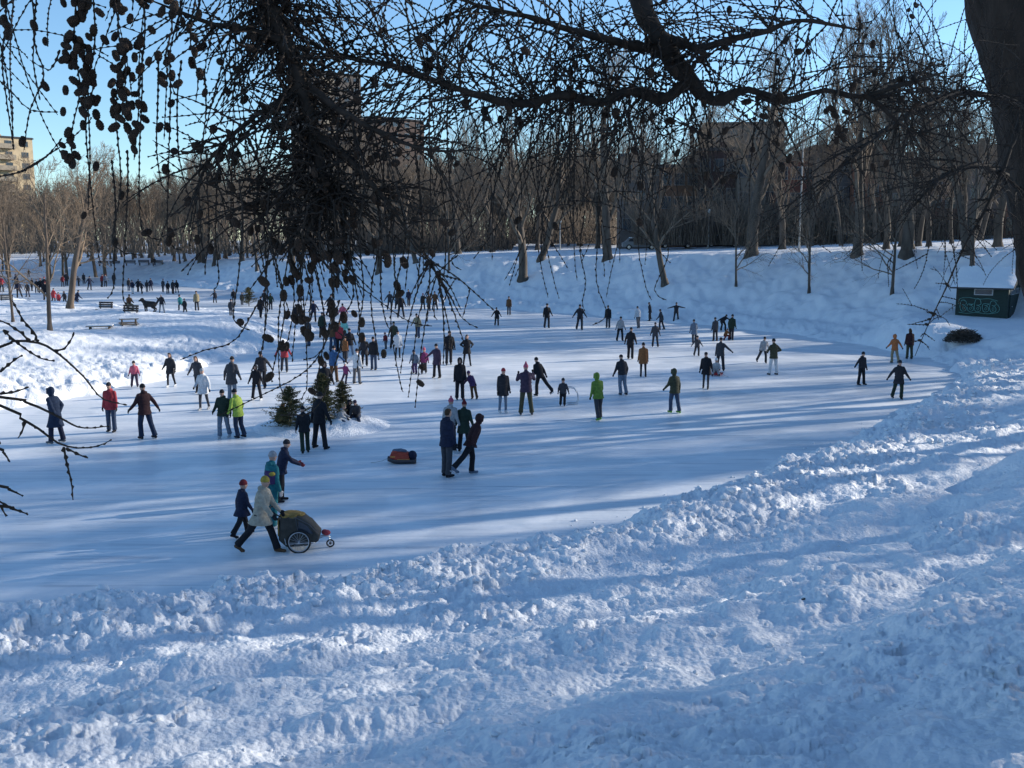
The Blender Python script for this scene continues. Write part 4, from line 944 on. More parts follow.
PP(731,340,26,-20,'stand','hip','hair','dkgreen','dark','hairb','dark green jacketed person right of the crouching child')
PP(725,340,15,178,'crouch','hip','beanie','rust','dkred','rust','crouching child in rusty orange between two standing people',H=.8)
PP(763,363,27,178,'stride','hip','hair','ltgrey','dark','dark','skater in pale grey jacket behind the white trousers')
PP(773,375,37,2,'akimbo','hip','hair','olive','white','hairb','person in olive jacket and white trousers seen from behind',skates='dark')
PP(861,385,34,-160,'holdr','short','hair','dark','black','hairb','slim dark skater alone at right with one arm out')
PP(898,399,40,178,'wide','long','beanie','dark','dkgreen','dark','person in dark long jacket with arms out, nearest the right ice tip')
PP(894,363,29,5,'wide','hip','hood','orange','khaki','orange','person in orange jacket and tan trousers near the right end of the ice')
PP(909,359,31,0,'stand','hip','longhair','maroon','olive','hairb','person in dark red jacket and olive trousers right of the orange jacket')
PP(497,326,19,178,'wide','long','hair','black','black','hairb','small black-coated skater with arms apart near the centre')
PP(509,315,19,178,'stand','hip','hair','brown','dkgrey','hairb','brown-jacketed skater near the far edge at the centre')
PP(338,281,19,10,'stand','hip','hair','dark','dark','hairb','dark figure standing on the shaded bank behind the cones',ground_=True,boots=True)
# far left crowd
crowd=[(2,292,17,0,'stand','red','dark','in red at the left picture edge'),(10,294,15,180,'stand','ltgrey','grey','in pale grey beside the one in red'),(17,289,19,170,'stand','navy','navy','in navy behind the thin sunlit tree'),(19,298,17,10,'stride','navy','dark','in navy striding past the thin sunlit tree'),
(28,297,15,180,'legsapart','dkgrey','jeans','in grey and blue between the two island trees'),(32,291,13,0,'stand','black','black','in black, first of a dark group near the slender tree'),(37,293,14,180,'stand','dark','dark','in charcoal, second of a dark group near the slender tree'),(41,293,15,175,'stand','black','dkgrey','in black with grey trousers left of the red-capped one'),(45,293,17,180,'stand','dark','black','in black with a red hat left of the slender tree'),(46,300,19,180,'stand','black','black','all in black directly left of the slender tree'),
(54,304,16,0,'stand','red','dkgrey','in red beside the slender tree trunk'),(59,305,13,180,'stand','red','dkred','in a red coat, short, between the island trees'),(65,305,14,180,'stand','dark','black','in dark coat beside the leaning tree trunk'),(77,307,17,-60,'stride','navy','navy','in navy striding right of the leaning tree'),
(29,277,8,0,'stand','dark','dark','in dark clothes far beyond the pond at left'),(63,287,12,0,'stand','dkred','dark','in dark red far out left of the leaning tree'),(67,286,15,180,'stand','dark','dark','in dark coat far out behind the leaning tree'),(79,286,10,180,'stride','dkgrey','black','in grey skating far out right of the leaning tree'),
(84,284,11,0,'stand','dark','dark','in dark clothes far out beyond the benches'),(90,290,14,-120,'wide','navy','dark','in dark navy with one arm out right of the leaning tree'),(102,287,13,0,'stand','dkred','dark','in dark red of a far pair'),(106,287,13,180,'stand','greyblue','dark','in grey-blue of a far pair'),(114,285,12,0,'stand','dark','dark','alone in dark coat right of the far pair'),
(129,291,13,0,'stand','dark','jeans','in dark coat and jeans leading the far foursome'),(133,294,14,180,'stand','navy','white','in navy of the far foursome'),(138,292,13,10,'stride','black','black','in black leaning forward in the far foursome'),(142,294,13,180,'stride','dark','dark','in dark clothes at the right of the far foursome'),(147,292,12,0,'stand','dark','grey','in dark jacket and grey trousers, left of a far couple'),(151,291,13,180,'stand','navy','dkgrey','in navy, right of a far couple'),
(163,292,13,0,'stand','dkgrey','dkgrey','in charcoal, first of four in a row by the shaded bank'),(168,294,13,180,'stand','black','black','in black, second of four in a row by the shaded bank'),(173,294,14,0,'stand','dark','dark','in dark coat, third of four in a row by the shaded bank'),(177,293,13,180,'stand','black','navy','in black and navy, last of four in a row by the shaded bank'),
(162,313,19,180,'legsapart','dark','ltgrey','in dark jacket and white hat right of the dog'),(181,311,16,60,'stride','teal','dark','in teal jacket striding left'),(185,313,14,180,'stand','dark','dark','in dark clothes, short, beside the teal jacket'),(197,311,20,5,'stand','khaki','dkgrey','in tan jacket and dark trousers near the shaded bank'),
(215,303,13,178,'holdr','dark','dark','in dark coat with one arm bent left of the back fir'),(231,316,17,0,'stand','dkgrey','dkgrey','in grey-brown coat at the edge of the snow island'),(234,304,15,0,'stand','black','black','in black tight left of the back fir'),(261,319,22,0,'walk','black','black','in black walking right of the back fir'),(265,308,18,180,'stand','dark','dark','in dark clothes just right of the back fir'),(271,310,17,180,'stand','dkgreen','dark','in dark green right of the back fir'),(242,305,13,0,'stand','dkgrey','dark','in dark coat in front of the back fir'),(73,306,14,30,'stand','dark','black','in dark coat half hidden by the leaning tree')]
for i,(x,y,h,d,pn,c,t_,lab) in enumerate(crowd):
    hd=['hair','beanie','hood','hair','pompom'][i%5]; ht={'hair':'hairb','hood':c}.get(hd,['dark','dkred','navy','black'][i%4])
    if 'red-capped' in lab or 'red hat' in lab: hd,ht='beanie','red'
    if 'white hat' in lab: hd,ht='beanie','white'
    on=(y>312 and x in(231,))
    PP(x,y,h,d,pn,['hip','long','hip'][i%3],hd,c,t_,ht,'distant person '+lab,ground_=(y>=310 or y<280))
for x,y,h,d,pn,c,t_,ht,lab in [(300,301,17,20,'stand','dark','dark','dark','in dark coat glimpsed between hanging strands near the far ice edge'),(314,322,22,170,'stride','navy','black','black','in navy skating through the hanging strands'),(296,327,23,0,'stand','black','dkgrey','dark','in black standing among the hanging cones'),(309,346,28,175,'stand','dkgrey','jeans','dkred','in charcoal jacket and jeans right of the red jacket'),(322,338,26,-20,'glide','dkgreen','black','black','in dark green gliding left of the brown-coated cluster')]:
    PP(x,y,h,d,pn,'hip','beanie',c,t_,ht,'skater '+lab)
PP(129,311,17,-140,'sit','hip','hair','brown','khaki','hairb','person in brown sitting on the long dark bench at the island tip',ground_=True,H=1.25,z=.42)
PP(155,266,8,180,'stand','hip','hair','dark','dark','hairb','dark figure standing by the rightmost bench of the far row',ground_=True)
# panels on the turquoise suit
def suit_panel(o):
    J=skel('stand',False); m=MB(); P=J['P']; m.loft([(P+Vector((0.06,-.02,z)),a,b,None) for z,a,b in ((.12,.14,.13),(.2,.165,.155),(.34,.17,.158),(.42,.15,.14))],16)
    q=remesh(m,.014,1); x=link('jacket_panel',q,o,cloth('purple')); x['label']='purple panel on the turquoise jacket'
    m=MB(); m.ell(P+Vector((.17,-.06,.36)),(.07,.09,.06),10,8); x=link('jacket_patch',remesh(m,.014,1),o,cloth('mustard')); x['label']='yellow shoulder patch'
suit_panel(t)
# ------------------------------------------------------------------ dog
def dog(px,py,rz):
    p=onground(px,py); mb=MB()
    mb.cap((-.28,0,.46),(.22,0,.48),.17,.19,12); mb.cap((.22,0,.50),(.42,0,.66),.14,.11,12); mb.ell((.47,0,.72),(.13,.11,.11)); mb.cap((.52,0,.69),(.66,0,.66),.065,.045)
    for s in (-1,1):
        mb.cap((.44,s*.07,.80),(.42,s*.12,.70),.035,.02)
        mb.cap((.24,s*.10,.42),(.25,s*.10,.22),.07,.045); mb.cap((.25,s*.10,.22),(.23,s*.10,.05),.045,.035); mb.cap((.23,s*.10,.04),(.29,s*.10,.035),.035,.03)
        mb.cap((-.28,s*.10,.44),(-.20,s*.10,.28),.11,.06); mb.cap((-.20,s*.10,.28),(-.36,s*.10,.20),.055,.04); mb.cap((-.36,s*.10,.20),(-.32,s*.10,.05),.04,.033); mb.cap((-.32,s*.10,.04),(-.26,s*.10,.035),.035,.03)
    mb.cap((-.42,0,.52),(-.58,0,.74),.05,.045); mb.cap((-.58,0,.74),(-.48,0,.86),.05,.035)
    me=remesh(mb,.016,2); o=link('dog',me,None,mat('dark_fur',(.035,.03,.028),.9,.5,12,1.0,35,dist=.02)); o.location=p; o.rotation_euler=(0,0,rz); o.scale=(1.25,)*3
    tag(o,'dark shaggy dog standing at the edge of the snow island','dog')
dog(150,312,math.pi*.95)
# ------------------------------------------------------------------ bicycle trailer
def trailer():
    p=Vector(onz(300,548)); r=empty('bicycle_trailer',p,R(6)); r.scale=(.88,)*3; tag(r,'grey covered bicycle trailer with big spoked wheels and yellow blanket on top','trailer')
    k=1.0; W=.62; fab=mat('trailer_fabric',(.055,.05,.042),.8,.3,8,.5,20,dist=.01); yel=mat('yellow_blanket',(.26,.17,.05),.9,.3,9,.6,15); red=mat('red_bundle',(.35,.05,.06),.8,.2,9)
    prof=[(-.48,.30),(-.42,.88),(-.10,.90),(.10,.84),(.34,.62),(.52,.40),(.48,.24),(.20,.14),(-.30,.12)]
    def ring(y,s): return [(x*s[0]+s[1],y,.1+(z-.1)*s[2]) for x,z in prof]
    ys=[(-W/2,(.94,0,.93)),(-W/2+.05,(1,0,1)),(W/2-.05,(1,0,1)),(W/2,(.94,0,.93))]
    v=[];f=[];n=len(prof)
    for y,s in ys: v+=ring(y,s)
    for i in range(3): f+=[(i*n+j,i*n+(j+1)%n,(i+1)*n+(j+1)%n,(i+1)*n+j) for j in range(n)]
    f+=[tuple(range(n-1,-1,-1)),tuple(3*n+j for j in range(n))]
    mb=MB(); mb.add(v,f); b=remesh(mb,.022,3); bo=link('cabin',b,r,fab)
    fl=MB(); fl.box((-.475,-.02,.60),(.03,.5,.42)); fl.obj('rear_panel',yel,r)
    bl=MB(); bl.ell((-.18,0,.885),(.27,.26,.04),16,8)
    for q in [((-.34,-.1,.89),(.12,.14,.03)),((-.22,.05,.90),(.16,.16,.04)),((-.08,-.12,.90),(.14,.12,.035)),((.04,.0,.86),(.12,.2,.04)),((-.30,-.22,.86),(.12,.08,.07)),((-.12,-.26,.86),(.10,.06,.06))]: bl.ell(q[0],q[1],12,8)
    link('blanket',remesh(bl,.018,2),r,yel)
    fr=MB(); fr.tube([(-.42,-.24,.86),(-.30,-.31,.20),(.40,-.31,.22)],.016,8); fr.tube([(-.42,.24,.86),(-.30,.31,.20),(.40,.31,.22)],.016,8); fr.tube([(.02,-.42,.27),(.02,.42,.27)],.014,8); fr.obj('frame',STEEL,r,True)
    h=MB(); h.tube([(-.42,-.22,.86),(-.62,-.22,1.0),(-.68,-.18,1.03),(-.68,.18,1.03),(-.62,.22,1.0),(-.42,.22,.86)],.016,8); h.obj('handle',bpy.data.materials['tyre_rubber'],r,True)
    for s in (-1,1):
        w=MB(); y=s*.40; Rw=.27; w.tube([(.02+Rw*math.cos(a),y,Rw+.0+Rw*math.sin(a)) for a in np.linspace(0,2*math.pi,41)],.021,8,False); wo=w.obj('wheel',bpy.data.materials['tyre_rubber'],r,True)
        q=MB(); q.tube([(.02+(Rw-.03)*math.cos(a),y,Rw+(Rw-.03)*math.sin(a)) for a in np.linspace(0,2*math.pi,41)],.012,8,False); q.obj('rim',STEEL,wo,True)
        q=MB()
        for i in range(18): a=i*2*math.pi/18; q.tube([(.02,y+.02*(-1)**i,Rw),(.02+(Rw-.03)*math.cos(a),y,Rw+(Rw-.03)*math.sin(a))],.0025,4)
        q.tube([(.02,y-.035,Rw),(.02,y+.035,Rw)],.022,10); q.obj('spokes',STEEL,wo)
    a=MB(); 
    for s in (-1,1): a.tube([(.36,s*.12,.22),(.62,s*.05,.30),(.74,s*.035,.26)],.014,8)
    a.obj('front_arm',STEEL,r,True)
    w=MB(); w.tube([(.74+.085*math.cos(a_),0,.10+.085*math.sin(a_)) for a_ in np.linspace(0,2*math.pi,25)],.018,8,False); w.tube([(.74,-.02,.10),(.74,.02,.10)],.03,10)
    for i in range(5): a_=i*2*math.pi/5; w.tube([(.74,0,.10),(.74+.08*math.cos(a_),0,.10+.08*math.sin(a_))],.006,5)
    wo=w.obj('front_wheel',bpy.data.materials['tyre_rubber'],r,True); fk=MB(); [fk.tube([(.74,s*.03,.10),(.72,s*.035,.28)],.010,6) for s in (-1,1)]; fk.obj('fork',STEEL,r,True); sm_=MB(); [sm_.tube([(-.43,s*.272,.80),(-.05,s*.314,.86),(.28,s*.30,.66),(.48,s*.27,.42)],.010,6) for s in (-1,1)]; [sm_.tube([(-.05,s*.318,.86),(.0,s*.318,.5),(-.1,s*.316,.16)],.008,6) for s in (-1,1)]; sm_.obj('seam',cloth('grey'),r,True); wn=MB(); [wn.prism([(.0,.45),(.02,.78),(.22,.66),(.36,.45)],s*.316-.004,s*.316+.004) for s in (-1,1)]; wn.obj('side_window',GLASS,r)
    q=MB(); q.ell((.66,-.03,.38),(.10,.10,.07),10,8); q.ell((.60,.06,.37),(.08,.08,.07),10,8); link('bundle',remesh(q,.016,1),r,red)['label']='red cloth bundle on the front arm'
trailer()
def plastic(n,c): return mat(n,c,.4,.1,6,spec=.5)
def sledge(p,rz,L,col,label,bag=True):
    r=empty('sled',p,rz); tag(r,label,'sled')
    m=MB(); n=9; V=[];Fc=[]; rings=[]
    for i in range(n+1):
        u=i/n; x=(-.5+u)*L; z=.02+.12*max(0,u-.75)*4*L*.6; w=.21*(1-.5*max(0,u-.7)/.3)
        for yy,zz in ((-w,z+.11),(-w*.85,z),(w*.85,z),(w,z+.11),(w*.97,z+.12),(w*.8,z+.02),(-w*.8,z+.02),(-w*.97,z+.12)): V.append((x,yy,zz))
    for i in range(n):
        for k in range(8): Fc.append((i*8+k,i*8+(k+1)%8,(i+1)*8+(k+1)%8,(i+1)*8+k))
    Fc+=[tuple(range(7,-1,-1)),tuple(n*8+k for k in range(8))]; m.add(V,Fc); m.obj('shell',plastic('sled_plastic',col),r,True)
    rp=MB(); rp.tube([(L/2,.05,.16),(L/2+.15,.02,.08),(L/2+.35,-.04,.03),(L/2+.5,.0,.02)],.008,5); rp.obj('rope',POLE,r,True)
    return r
sledge(Vector(onz(402,463)),R(184),.85,(.05,.045,.05),'dark sled on the ice left of the foreground couple')
def bagf():
    p=Vector(onz(402,463)); r=empty('bag',p+Vector((0,0,.06)),R(2)); tag(r,'red and orange striped bag with grey top strapped on the dark sled','bag')
    m=MB(); m.box((-.06,0,.15),(.52,.30,.24)); m.cap((-.22,-.03,.25),(.10,.02,.22),.09,.07,12); m.ell((-.30,.02,.13),(.07,.14,.09)); m.box((.02,0,.10),(.40,.36,.14)); link('bag_body',remesh(m,.016,2),r,mat('bag_red',(.36,.06,.035),.8,.2,8))
    for z,c in ((.21,'bag_stripe'),(.10,'bag_stripe')):
        s=MB(); s.cap((-.27,0,z),(.17,0,z),.152,.152,14); 
    s=MB(); s.box((-.06,0,.16),(.535,.315,.035)); s.box((.05,0,.08),(.36,.372,.03)); s.obj('stripe',mat('bag_orange',(.55,.25,.06),.8,.2,8),r,True)
    s=MB(); s.cap((-.22,0,.30),(-.02,0,.33),.075,.06,10); s.cap((-.05,0,.33),(.10,.02,.29),.06,.06,10); link('top_pocket',remesh(s,.014,2),r,cloth('greyblue'))
    s=MB(); s.ell((.31,0,.17),(.14,.15,.15),12,10); link('cushion',remesh(s,.016,2),r,cloth('navy'))
bagf()
sledge(Vector(onz(716,375)),R(-60),.8,(.55,.04,.04),'small red sled carrying the toddler in the pale snowsuit')
def aid():
    p=Vector(onz(570,404)); r=empty('skating_aid',p,R(0)); tag(r,'curved tubular skating aid held by the small child in grey','skating aid')
    m=MB()
    for s in (-1,1): m.tube([(-.22,s*.2,.62),(-.02,s*.2,.70),(.16,s*.2,.66),(.30,s*.2,.45),(.33,s*.2,.2),(.28,s*.2,.03),(.05,s*.2,.025),(-.12,s*.2,.03)],.018,8)
    m.obj('frame',STEEL,r,True); h=MB(); h.tube([(-.22,-.2,.62),(-.22,.2,.62)],.02,8); h.tube([(.3,-.2,.45),(.3,.2,.45)],.015,8); h.obj('handle',bpy.data.materials['tyre_rubber'],r,True)
aid()
# ------------------------------------------------------------------ larch
LR=random.Random(21); LG=np.random.default_rng(21)
def knob(T,pts,r0,r1,sp=.013,kn=2.1):
    """thin larch twig with its short-shoot bumps"""
    P=np.asarray(pts); d=np.linalg.norm(np.diff(P,axis=0),axis=1); s=np.concatenate([[0],np.cumsum(d)]); L=s[-1]
    m=max(4,int(L/(sp/2))); q=np.linspace(0,L,m); X=np.stack([np.interp(q,s,P[:,i]) for i in range(3)],1)
    r=np.interp(q,[0,L],[r0,r1]); bump=np.where(np.arange(m)%3==1,kn,1.0)*(1+0*.1)
    jit=LG.normal(0,1,(m,3))*(r*.75)[:,None]*(bump>1.2)[:,None]
    r=np.where(bump>1.2,np.maximum(r*bump*LG.uniform(.75,1.25,m),.0031),r)
    T.add(X+jit,r,4)
CONES=[]
def twig(T,p,d,L,r,g=.9,curl=.25,sub=0,cone=0.0,kn=2.1,mn=-9):
    p=np.array(p,float); d=nrm(np.array(d,float)); n=max(4,int(L/.045)); st=L/n; pts=[p.copy()]; w=LG.normal(0,1,3); cz=LG.normal(0,.35)
    for i in range(n):
        w=w*.85+LG.normal(0,.5,3); u=i/n
        d=nrm(d+st*(np.array([0,0,-g*(2.6 if u<.8 else 2.6-6*curl)])+w*1.1*curl*3)); p=p+d*st; pts.append(p.copy())
    knob(T,pts,r,max(r*.45,.0011),kn=kn)
    for c in range(sub):
        i=int(n*(.1+.8*LG.random())); ax=nrm(pts[min(i+1,n)]-pts[i]); sd=nrm(LG.normal(0,1,3)+ax*.5)
        twig(T,pts[i],sd,L*LG.uniform(.25,.6),r*.7,g*.8,curl,0,cone*.8,kn)
    k=LG.poisson(cone*.36)
    for c in range(k):
        i=int(LG.uniform(.15,1)*n); CONES.append((pts[min(i,n)]+LG.normal(0,.008,3)-[0,0,.012],nrm(LG.normal(0,.6,3)+[0,0,-1 if LG.random()<.6 else .3])))
    return pts
def limb_obj(root,name,spec,side,maker=None,parentname=None):
    """spec: (px,py,depth,r)"""
    pts,rad=smooth([at(*s[:3]) for s in spec],[s[3] for s in spec])
    # knobbly wood
    T=Tubes(); rr=rad*(1+.12*LG.normal(0,1,len(rad))); T.add(pts+LG.normal(0,1,pts.shape)*rad[:,None]*.10,rr,10)
    side(T,pts,rad); o=link(name,T.me(name,LBARK),root); return pts
larch=empty('larch_tree',(at(1150,620,7.0).x,7.0,gz(at(1150,620,7).x,7.0))); tag(larch,'big larch whose dark cone-laden branches hang across the top of the view','tree','larches framing the view')
Tt=Tubes(); b0=np.array([larch.location.x+.05,7.0,larch.location.z-.4])
tp=[b0,at(1128,450,7.0),at(1083,320,7.0),at(1063,220,7.0),at(1046,110,6.95),at(1020,0,6.9),at(985,-160,6.8),at(940,-380,6.6),at(905,-650,6.4),at(880,-1000,6.3)]
P,r_=smooth(tp,[.44,.38,.35,.335,.33,.34,.31,.25,.20,.13],.05)
th=np.linspace(0,2*math.pi,22,endpoint=False); V=[];
for i,(p,rr) in enumerate(zip(P,r_)):
    for k,a in enumerate(th):
        q=rr*(1+.10*vn(np.array(a*3+.1),np.array(p[2]*2.2),3)+.07*vn(np.array(a*8.),np.array(p[2]*7),4)); V.append(p+[q*math.cos(a),q*math.sin(a),0])
n_=22; i=np.arange(len(P)-1)[:,None]*n_;k=np.arange(n_)[None]; Fq=np.stack([i+k,i+(k+1)%n_,i+n_+(k+1)%n_,i+n_+k],-1).reshape(-1,4)
inv=lambda o:None
def lk(name,me,root,m=None):
    o=link(name,me,root,m); o.matrix_parent_inverse=Matrix.Translation(root.location).inverted(); return o
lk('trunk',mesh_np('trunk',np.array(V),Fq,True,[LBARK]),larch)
def branch_(root,spec,twigs,name='branch'):
    pts,rad=smooth([at(*s[:3]) for s in spec],[s[3]*(.74 if s[3]<.06 else .85) for s in spec],.04)
    T=Tubes(); T.add(pts+LG.normal(0,1,pts.shape)*rad[:,None]*.12,rad*(1+.15*LG.normal(0,1,len(rad))),10)
    # spur bumps on wood
    for (t0,t1,n,Lr,r,g,sub,cone,dirf) in twigs:
        for c in range(n):
            i=int((t0+(t1-t0)*LG.random())*(len(pts)-2)); ax=nrm(pts[i+1]-pts[i])
            d=dirf(ax) if dirf else nrm(LG.normal(0,1,3)+ax*.4)
            twig(T,pts[i],d,LG.uniform(*Lr),r*.78*LG.uniform(.75,1.25),g*1.25,.25,sub,cone)
    for c in range(int(26*len(pts)*.04)):
        i=int(LG.random()*(len(pts)-2)); rr=rad[i]; ax=nrm(pts[i+1]-pts[i]); o=nrm(np.cross(ax,LG.normal(0,1,3)))
        twig(T,pts[i]+o*rr*.7,nrm(o+ax*.4),LG.uniform(.03,.13),.0028,.3,.3,1 if LG.random()<.3 else 0,0.02)
        if LG.random()<.5: T.add([pts[i]+o*rr*.6,pts[i]+o*(rr+.012),pts[i]+o*(rr+.02)],[.009,.008,.002],5)
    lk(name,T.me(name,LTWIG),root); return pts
side=lambda ax:nrm(np.cross(ax,[0,1,0])*LG.choice([-1,1])+LG.normal(0,.5,3)+ax*.6)
def dirr(x,z,s=.5): return lambda ax:nrm(np.array([x,0,z])+LG.normal(0,s,3))
# main limb from high on the trunk, coming down into the view
branch_(larch,[(935,-400,6.6,.10),(800,-330,5.6,.085),(680,-200,4.7,.07),(632,-80,4.1,.060),(640,0,3.9,.055),(662,45,3.8,.052),(688,80,3.72,.042),(712,101,3.7,.026),(748,90,3.7,.020),(785,101,3.7,.017),(825,90,3.7,.014),(860,97,3.7,.012),(905,84,3.7,.010),(945,72,3.75,.004)],
 [(.25,.55,26,(.4,1.0),.0045,.7,3,.5,None),(.5,1,84,(.2,.6),.0036,.5,2,.25,side),(.55,.95,14,(.3,.6),.003,1.0,1,.7,dirr(.1,-.8)),(.6,.95,20,(.25,.6),.003,.1,1,.3,dirr(.2,.9))])
branch_(larch,[(690,82,3.72,.034),(660,99,3.68,.029),(630,90,3.65,.024),(600,103,3.62,.021),(560,95,3.6,.018),(526,104,3.55,.020),(483,97,3.5,.017),(438,82,3.45,.015),(390,66,3.4,.012),(345,56,3.4,.009),(300,40,3.4,.005)],
 [(0,1,120,(.2,.65),.0034,.5,2,.15,side),(0,1,40,(.3,.7),.003,1.0,1,.3,dirr(-.3,-.6)),(.1,1,40,(.2,.5),.003,.2,1,.1,dirr(-.4,.7))])
branch_(larch,[(665,50,3.8,.030),(625,44,3.75,.022),(572,30,3.7,.016),(525,16,3.65,.012),(480,6,3.6,.008),(430,-12,3.6,.005)],
 [(0,1,80,(.2,.6),.0032,.5,2,.15,side),(.3,1,26,(.3,.6),.003,.9,1,.2,dirr(-.4,-.7))])
branch_(larch,[(866,96,3.7,.014),(880,106,3.66,.012),(898,122,3.62,.010),(918,133,3.6,.006),(934,128,3.6,.003)],[(0,1,22,(.15,.4),.0028,.6,1,.5,side)])
branch_(larch,[(860,30,3.4,.004),(800,20,3.4,.009),(770,30,3.45,.012),(735,38,3.5,.015),(700,48,3.6,.018),(670,40,3.8,.022)],[(0,.9,54,(.2,.5),.003,.5,2,.2,side)])
branch_(larch,[(1048,120,6.9,.05),(1000,98,6.2,.022),(950,95,5.6,.022),(900,120,5.2,.015),(850,160,5.0,.008),(820,190,4.9,.004)],[(.2,1,60,(.3,.8),.0042,.5,2,.25,None),(.1,.8,20,(.5,1.1),.004,.1,2,.3,dirr(-.2,.8))])
branch_(larch,[(1056,240,6.9,.05),(1015,185,6.5,.03),(975,165,6.2,.02),(940,180,6.0,.012),(905,215,5.9,.006)],[(.1,1,46,(.3,.8),.0042,.6,2,.2,None)])
branch_(larch,[(1040,60,6.9,.04),(1010,150,6.4,.018),(985,210,6.3,.011),(965,245,6.2,.008),(945,290,6.1,.006),(928,325,6.0,.004),(915,356,6.0,.002)],[(.4,1,14,(.15,.40),.0026,.7,1,0,None)])
# drooping left bough with the dense mass
branch_(larch,[(905,-560,6.4,.09),(700,-520,5.6,.075),(480,-380,4.6,.06),(330,-200,3.7,.052),(268,-40,3.3,.046),(276,20,3.25,.043),(292,62,3.2,.038),(306,104,3.18,.032),(316,140,3.15,.026),(322,172,3.12,.020),(330,200,3.1,.012),(338,235,3.08,.006)],
 [(.52,.75,22,(.3,.6),.0034,.5,2,.2,side),(.72,1,230,(.16,.38),.0032,.5,2,.25,side),(.82,1,190,(.12,.34),.0034,.8,2,.4,None),(.72,1,16,(.25,.45),.0028,1.5,0,1.5,dirr(0,-1,.45))])
for spec in ([(300,80,3.2,.020),(340,110,3.1,.014),(385,135,3.05,.010),(430,150,3.0,.007),(480,150,3.0,.003)],
             [(312,130,3.15,.018),(350,160,3.1,.013),(385,200,3.05,.009),(410,235,3.0,.006),(430,262,3.0,.004),(452,300,3.0,.002)],
             [(318,150,3.15,.014),(290,185,3.1,.010),(262,215,3.1,.007),(240,235,3.1,.003)],
             [(300,90,3.2,.016),(265,110,3.15,.011),(232,135,3.1,.008),(205,165,3.1,.005),(180,190,3.1,.002)],
             [(322,172,3.12,.014),(318,205,3.1,.010),(305,240,3.05,.007),(300,275,3.05,.003)],
             [(282,40,3.2,.016),(250,30,3.2,.012),(215,25,3.2,.009),(180,12,3.2,.007),(150,0,3.2,.003)]):
    branch_(larch,spec,[(0.1,1,40,(.12,.34),.003,.6,1,.4,side),(.2,1,4,(.2,.45),.0026,1.5,0,1.2,dirr(0,-1,.35))])
# branch above the frame from which the cone-laden strings hang
branch_(larch,[(330,-200,3.7,.030),(260,-120,3.4,.026),(190,-60,3.2,.022),(120,-30,3.1,.018),(60,-25,3.0,.013),(0,-20,3.0,.009),(-60,-10,3.0,.004)],
 [(.2,1,44,(.3,.65),.0026,.8,1,.3,side),(.2,1,10,(.4,.7),.0024,1.3,1,.3,dirr(0,-1,.3))])
def strand(pl,depth,r=.0026,cone=[],name='twig'):
    pts,rad=smooth([at(x,y,depth) for x,y in pl],[r]*len(pl),.03); T=Tubes(); knob(T,pts,r,r*.6); return T,pts
ST=Tubes()
def hang(x0,y0,pts,depth,ncone,spread=8,rng=(0,1),sz=1):
    pl=[(x0,y0)]+pts; P,_=smooth([at(x,y,depth) for x,y in pl],[1]*len(pl),.03); ST=Tubes(); knob(ST,P,.0024,.0014); lk('twig',ST.me('twig',LTWIG),larch)
    for c in range(ncone):
        i=int((rng[0]+(rng[1]-rng[0])*LG.random())*(len(P)-1)); o=LG.normal(0,1,3)*[spread/F*depth,spread/F*depth*.8,.01]; CONES.append((P[i]+o,nrm(LG.normal(0,.5,3)+[0,0,-1])))
hang(78,-20,[(74,40),(80,90),(72,130),(72,168)],3.0,66,8); hang(92,-20,[(95,40),(88,90),(90,150),(88,210)],3.02,14,5,(.1,.7))
hang(122,-20,[(118,30),(126,70),(122,115),(130,140)],3.0,50,7); hang(142,-20,[(145,30),(140,80),(138,120),(134,160)],3.05,14,6)
hang(4,-20,[(6,20),(2,60),(8,110),(14,150)],3.0,9,3,(0,.45)); hang(38,-20,[(34,40),(44,75),(30,110),(24,150)],3.0,2,3); hang(30,-20,[(35,30),(33,60),(40,100)],3.0,2,2)
hang(170,-10,[(172,30),(165,60),(175,95)],3.0,12,6); hang(196,-5,[(190,40),(198,75),(196,100)],3.05,6,4)
for x,y0,y1,n in [(96,120,262,2),(120,110,255,2),(140,90,240,2),(158,100,195,2),(170,90,250,4),(182,100,215,3),(205,110,250,3),(112,200,298,0),(128,190,310,0),(205,190,275,0),(222,190,290,1),(238,220,330,3),(262,220,360,4),(270,230,382,4),(281,240,396,5),(292,240,350,6),(300,240,400,5),(309,245,340,6),(316,250,396,5),(324,240,360,5),(333,240,330,6),(345,250,340,3),(356,250,372,4),(364,240,345,4),(375,230,360,3),(386,240,330,2),(398,240,392,2),(420,230,300,1),(442,220,320,1),(455,190,270,0),(500,150,250,1),(520,140,240,2),(570,110,230,2),(585,250,311,0),(600,240,325,0),(615,130,240,2),(642,190,300,1),(655,200,300,0),(690,100,180,4),(703,110,200,3),(780,100,170,5),(835,100,170,5),(845,110,150,4),(648,120,200,3)]:
    x=x+LG.normal(0,1); mid=(y0+y1)/2; hang(x,y0-40,[(x+LG.normal(0,4),y0),(x+LG.normal(0,6),mid),(x+LG.normal(0,5),y1-10),(x+LG.normal(0,9),y1)],LG.uniform(2.95,3.3) if x<460 else 3.6,n,5)
# long curved strands
for pl in ([(305,232),(330,262),(378,300),(410,322),(432,326)],[(405,235),(430,265),(447,290),(462,318),(478,328)],[(340,300),(322,350),(300,375),(262,395),(220,415)],[(345,330),(330,380),(312,412),(280,415)],[(260,300),(235,340),(205,350),(180,360)],[(60,50),(50,70),(30,60)],[(-10,178),(20,172),(45,158),(62,138)],[(20,172),(40,160),(70,140),(92,118)],[(-10,72),(12,92),(30,110),(58,112)]):
    P,_=smooth([at(x,y,3.0) for x,y in pl],[1]*len(pl),.03); ST=Tubes(); knob(ST,P,.0024,.0012); lk('twig',ST.me('twig',LTWIG),larch)
